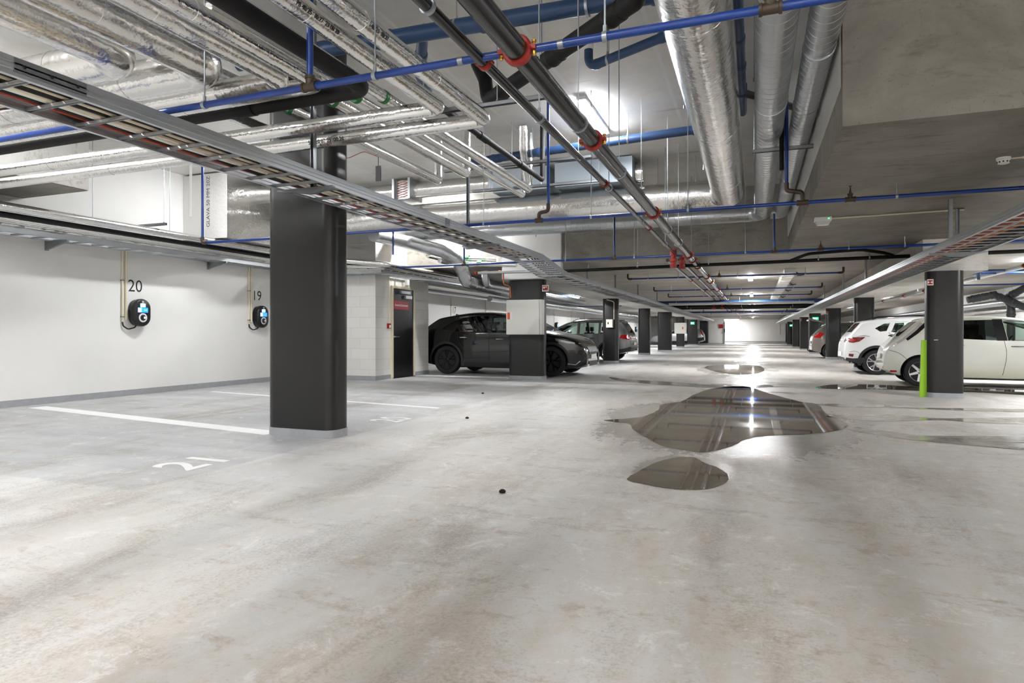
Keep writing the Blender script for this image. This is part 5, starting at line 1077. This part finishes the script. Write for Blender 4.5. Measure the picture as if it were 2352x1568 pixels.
# ---- pearl white hatchback
PW = paint('pearl_white', (238,239,229), .3, 0, (190,188,150))
c = Car('hatchback', 'pearl white hatchback, nearest car, behind the right-hand column', None, 4.45, 1.77,
    [(0,.52),(.02,.74),(.08,.88),(.22,1.02),(.38,1.16),(.66,1.43),(.72,1.475),(.82,1.5),(1.4,1.54),(2.0,1.54),(2.6,1.47),(3.1,1.26),(3.6,1.0),(4.1,.88),(4.35,.74),(4.45,.52)],
    [(0,.34),(.2,.24),(.5,.19),(3.9,.18),(4.45,.26)], 1.0, .68, 3.40, .318, PW, kr=.22, kf=.28, tr=.8, tum=.36)
wn = [[(1.02,1.1),(1.2,1.34),(1.45,1.43),(2.02,1.44),(2.1,1.0),(1.3,1.04)], [(2.22,1.0),(2.16,1.44),(2.45,1.41),(2.95,1.24),(3.3,1.05),(3.35,.99)]]
c.make(wn, (2.72, 3.5), (.30, .66), MT['rim_silver'], 6, gap=[[(2.15,1.0),(2.2,.7),(2.12,.28)], [(1.12,1.06),(1.2,.75),(1.36,.45)], [(.1,.78),(.3,.72),(.46,.55)], [(3.28,1.0),(3.25,.4)]], tint=[MT['glass_dark'], MT['glass']], rwy=.52)
c.both('window_pillar_trim', [(2.03,1.0),(2.21,1.0),(2.15,1.45),(1.98,1.45)], MT['black_plastic'], .004)
c.handles([(1.35,.9),(2.38,.88)], MT['chrome'], .22); c.mirrors(3.15, 1.02, PW)
c.both('quarter_window', c.strip([(.42,1.02),(.62,1.18),(.82,1.38)], .075), MT['black_plastic'], .006)
c.both('tail_light', c.strip([(.2,.9),(.36,1.02),(.6,1.24),(.72,1.38)], .05), mat('clear_tail_lamp', (210,205,205), .08, .2, .6, coat=1.0), .012)
c.ends([(.42,.36),(.62,.36),(.62,.41),(.42,.41)], MT['taillight'], 'reflector', True, .008); c.both('reflector', [(.12,.3),(.24,.3),(.24,.335),(.12,.335)], MT['taillight'], .008)
c.part('number_plate', M().box(-.02, -.004, -.26, .26, .58, .69), MT['plate']); c.part('rear_wiper', M().tube([(.26, 0, 1.08), (.18, -.02, 1.1), (.22, -.3, 1.12)], .012, 6), MT['black'])
Y0 = 15.45; X0 = Yp(2114, 889, Y0).x - .61; c.put(X0, Y0 + .87, -3, .97)

# ---- brown-grey small car with its tailgate up
BG = paint('brown_grey_metallic', (122,114,106), .3, .4)
c = Car('hatchback', 'brown-grey small car with its tailgate raised between two columns', None, 4.0, 1.72,
    [(0,.55),(.03,.9),(.12,1.0),(.3,1.2),(.5,1.42),(.6,1.46),(1.3,1.52),(2.0,1.5),(2.5,1.38),(3.1,1.0),(3.6,.9),(3.9,.75),(4.0,.55)],
    [(0,.34),(.2,.25),(.5,.2),(3.5,.18),(4.0,.26)], 1.0, .7, 3.2, .31, BG, kr=.2, kf=.26, tr=.6)
c.make([[(.78,1.1),(1.0,1.38),(1.75,1.42),(1.75,1.02)], [(1.85,1.02),(1.85,1.42),(2.2,1.36),(2.8,1.02)]], (2.4, 3.0), (.24, .52), MT['rim_silver'], 5, tint=[MT['glass']]*2, gap=[[(1.8,1.0),(1.8,.3)]])
c.both('tail_light', [(.06,.86),(.3,.84),(.46,1.02),(.3,1.1),(.2,1.0)], MT['taillight']); c.ends([(.4,.86),(.85,.86),(.85,1.0),(.4,.96)], MT['taillight'], 'tail_light')
c.part('tailgate', M().prism([(.52,1.5),(.0,1.68),(-.12,1.62),(-.1,1.57),(.0,1.62),(.5,1.45)], -.55, .55, lambda a, z, h: (a, h, z)), BG, ang=20)
c.part('tow_bar', M().tube([(.1,0,.3),(-.1,0,.3),(-.12,0,.4)], .022, 8, .04), MT['black']); c.part('number_plate', M().box(-.02, -.004, -.26, .26, .6, .71), MT['plate'])
Y0 = 30.5; X0 = Yp(1868, 800, Y0).x; c.put(X0, Y0 + 1.5, 0)
# ---- white car just seen past the white SUV
c = Car('hatchback', 'white car mostly hidden beyond the tail of the white SUV', None, 4.2, 1.76,
    [(0,.55),(.03,.9),(.12,1.02),(.35,1.36),(.5,1.43),(1.3,1.5),(2.0,1.49),(2.5,1.38),(3.1,1.0),(3.8,.88),(4.1,.75),(4.2,.55)],
    [(0,.34),(.2,.25),(.5,.2),(3.5,.18),(4.2,.26)], 1.0, .78, 3.36, .315, WH, kr=.2, kf=.26)
c.make([[(.78,1.1),(1.0,1.36),(1.75,1.4),(1.75,1.02)], [(1.85,1.02),(1.85,1.4),(2.2,1.35),(2.8,1.02)]], (2.4, 3.0), (.18, .38), MT['rim_silver'], 5, tint=[MT['glass']]*2)
c.both('tail_light', [(.06,.86),(.3,.84),(.4,1.0),(.2,1.0)], MT['taillight'])
X0 = Yp(1936, 800, 27).x; c.put(X0, 27.0, 0)
# ---- silver estate far down on the left
c = Car('estate_car', 'silver estate car with tall red tail lights behind the far left columns', None, 4.75, 1.82,
    [(0,.6),(.03,.9),(.08,1.0),(.26,1.36),(.36,1.44),(1.2,1.5),(2.2,1.49),(2.7,1.38),(3.35,1.02),(4.1,.9),(4.6,.76),(4.75,.55)],
    [(0,.36),(.2,.27),(.5,.2),(4.2,.18),(4.75,.28)], .98, .92, 3.7, .32, paint('silver_metallic', (188,191,194), .3, .5), kr=.16, kf=.26)
c.make([[(.6,1.08),(.75,1.34),(1.2,1.4),(1.2,1.02)], [(1.28,1.02),(1.28,1.41),(2.1,1.41),(2.1,1.0)], [(2.2,1.0),(2.2,1.41),(2.5,1.36),(3.1,1.0)]], (2.6, 3.25), (.12, .3), MT['rim_silver'], 5, tint=[MT['glass']]*3, gap=[[(2.15,1.0),(2.15,.35)]])
c.both('tail_light', [(.04,.84),(.2,.86),(.3,1.1),(.42,1.38),(.32,1.4),(.16,1.15)], MT['taillight'], .01); c.ends([(.6,.86),(.88,.86),(.7,1.36),(.6,1.36)], MT['taillight'], 'tail_light')
c.both('rear_bumper', [(.02,.42),(.55,.3),(.55,.62),(.02,.7)], MT['trim'], .008); c.both('sill_trim', [(1.4,.22),(3.2,.2),(3.2,.34),(1.4,.36)], MT['trim'], .008)
c.part('tow_bar', M().tube([(.1,0,.34),(-.14,0,.32),(-.16,0,.42)], .022, 8, .04), MT['black'])
X0 = Yp(1618, 790, 63.5).x; c.put(X0, 64.0, 180)
# ================================================================= lamps, camera, look
def lamp(label, x, y, zt, L=1.25, ax='y', lm='lamp'):
    t = thing('ceiling_lamp', label, 'ceiling lamp', (x, y, zt), 'batten lamps')
    z = zt
    if ax == 'y':
        build('housing', M().box(x-.06, x+.06, y-L/2, y+L/2, z-.05, z), MT['white_plastic'], t)
        build('diffuser', M().prism([(-.06, z-.05), (-.055, z-.068), (.055, z-.068), (.06, z-.05)], y-L/2+.04, y+L/2-.04, lambda a, b, h: (x+a, h, b)), MT[lm], t, smooth=False)
    else:
        build('housing', M().box(x-L/2, x+L/2, y-.06, y+.06, z-.05, z), MT['white_plastic'], t)
        build('diffuser', M().prism([(-.06, z-.05), (-.055, z-.068), (.055, z-.068), (.06, z-.05)], x-L/2+.04, x+L/2-.04, lambda a, b, h: (h, y+a, b)), MT[lm], t, smooth=False)
    return t
lamp('lit batten lamp on the high deck beside the thick main pipe', -2.12, 8.8, ZH, 1.5, 'y', 'lamp_dim')
lamp('lit batten lamp on the high deck over the wall chargers', -8.3, 8.8, ZH, 1.2, 'y', 'lamp_dim'); lamp('lit batten lamp on the high deck at far left behind the pipes', -8.3, 3.6, ZH, 1.5, 'y', 'lamp_dim')
lamp('added fill lamp on the high deck over the bend of the pipes', -5.9, 1.2, ZH, 1.2); lamp('added fill lamp on the high deck right behind the camera', 1.6, -4.2, ZH, 1.5)  # out-of-view lamps added to light the foil ducts and near deck
lamp('added fill lamp behind the camera on the high deck, middle', -2.6, -2.4, ZH, 1.5); lamp('added fill lamp behind the camera on the high deck, right', 6.5, -3.6, ZH, 1.5)  # two more unseen lamps, added as fill from behind
lamp('lit batten lamp above the block room corner', -6.9, 13.85, ZH, 1.2, 'x')
for k, (y, lb) in enumerate(((19.8, 'nearest lit lamp under the low slab along the drive'), (28.6, 'second lit lamp along the drive'), (38.5, 'third lit lamp along the drive'), (48, 'fourth lit lamp along the drive'), (57, 'fifth lit lamp along the drive'), (68, 'farthest lit lamp along the drive'))): lamp(lb, -.1, y, ZL, 1.25, 'y')
for y, lb in ((10.5, 'lit lamp over the hatchback bays, nearest on the right'), (17.2, 'lit lamp with a bright glare above the hatchback'), (25, 'lit lamp over the bays beyond the white SUV'), (34, 'lit lamp over the far right bays'), (46, 'lit lamp over the farthest right bays')): lamp(lb, 5.9, y, ZL, 1.25, 'y')
for y, lb in ((21.0, 'lit lamp over the black SUV'), (27, 'lit lamp over the bay behind the grey SUV'), (36, 'lit lamp over the left bays near the slim column'), (47, 'lit lamp over the silver estate car bays'), (58, 'lit lamp over the farthest left bays')): lamp(lb, -6.4 if y < 22 else -7.4, y, ZL, 1.25, 'y')
lamp('long lit lamp before the far end wall', -2.5, 79.3, ZL, 1.7, 'x')
cam = bpy.data.cameras.new('camera'); co = bpy.data.objects.new('camera', cam); C.objects.link(co)
co.location = EYE; co.rotation_euler = (R(90), 0, YAW); cam.sensor_width = 36; cam.lens = 36*F/2352; cam.shift_y = (HY - 784)/2352; cam.clip_start = .05; cam.clip_end = 300
sc = bpy.context.scene; sc.camera = co
w = bpy.data.worlds.new('garage_world'); sc.world = w; w.use_nodes = True; w.node_tree.nodes['Background'].inputs[0].default_value = (.9, .92, 1, 1); w.node_tree.nodes['Background'].inputs[1].default_value = .1
vs = sc.view_settings; vs.view_transform = 'Standard'; vs.look = 'None'; vs.gamma = 1.0; vs.use_curve_mapping = False; vs.exposure = 2.32
cy = sc.cycles; cy.max_bounces = 6; cy.diffuse_bounces = 4; cy.glossy_bounces = 4; cy.transmission_bounces = 4; cy.transparent_max_bounces = 8; cy.sample_clamp_indirect = 6.0; cy.caustics_reflective = False; cy.caustics_refractive = False; cy.use_denoising = True; cy.use_adaptive_sampling = True; cy.adaptive_threshold = .03
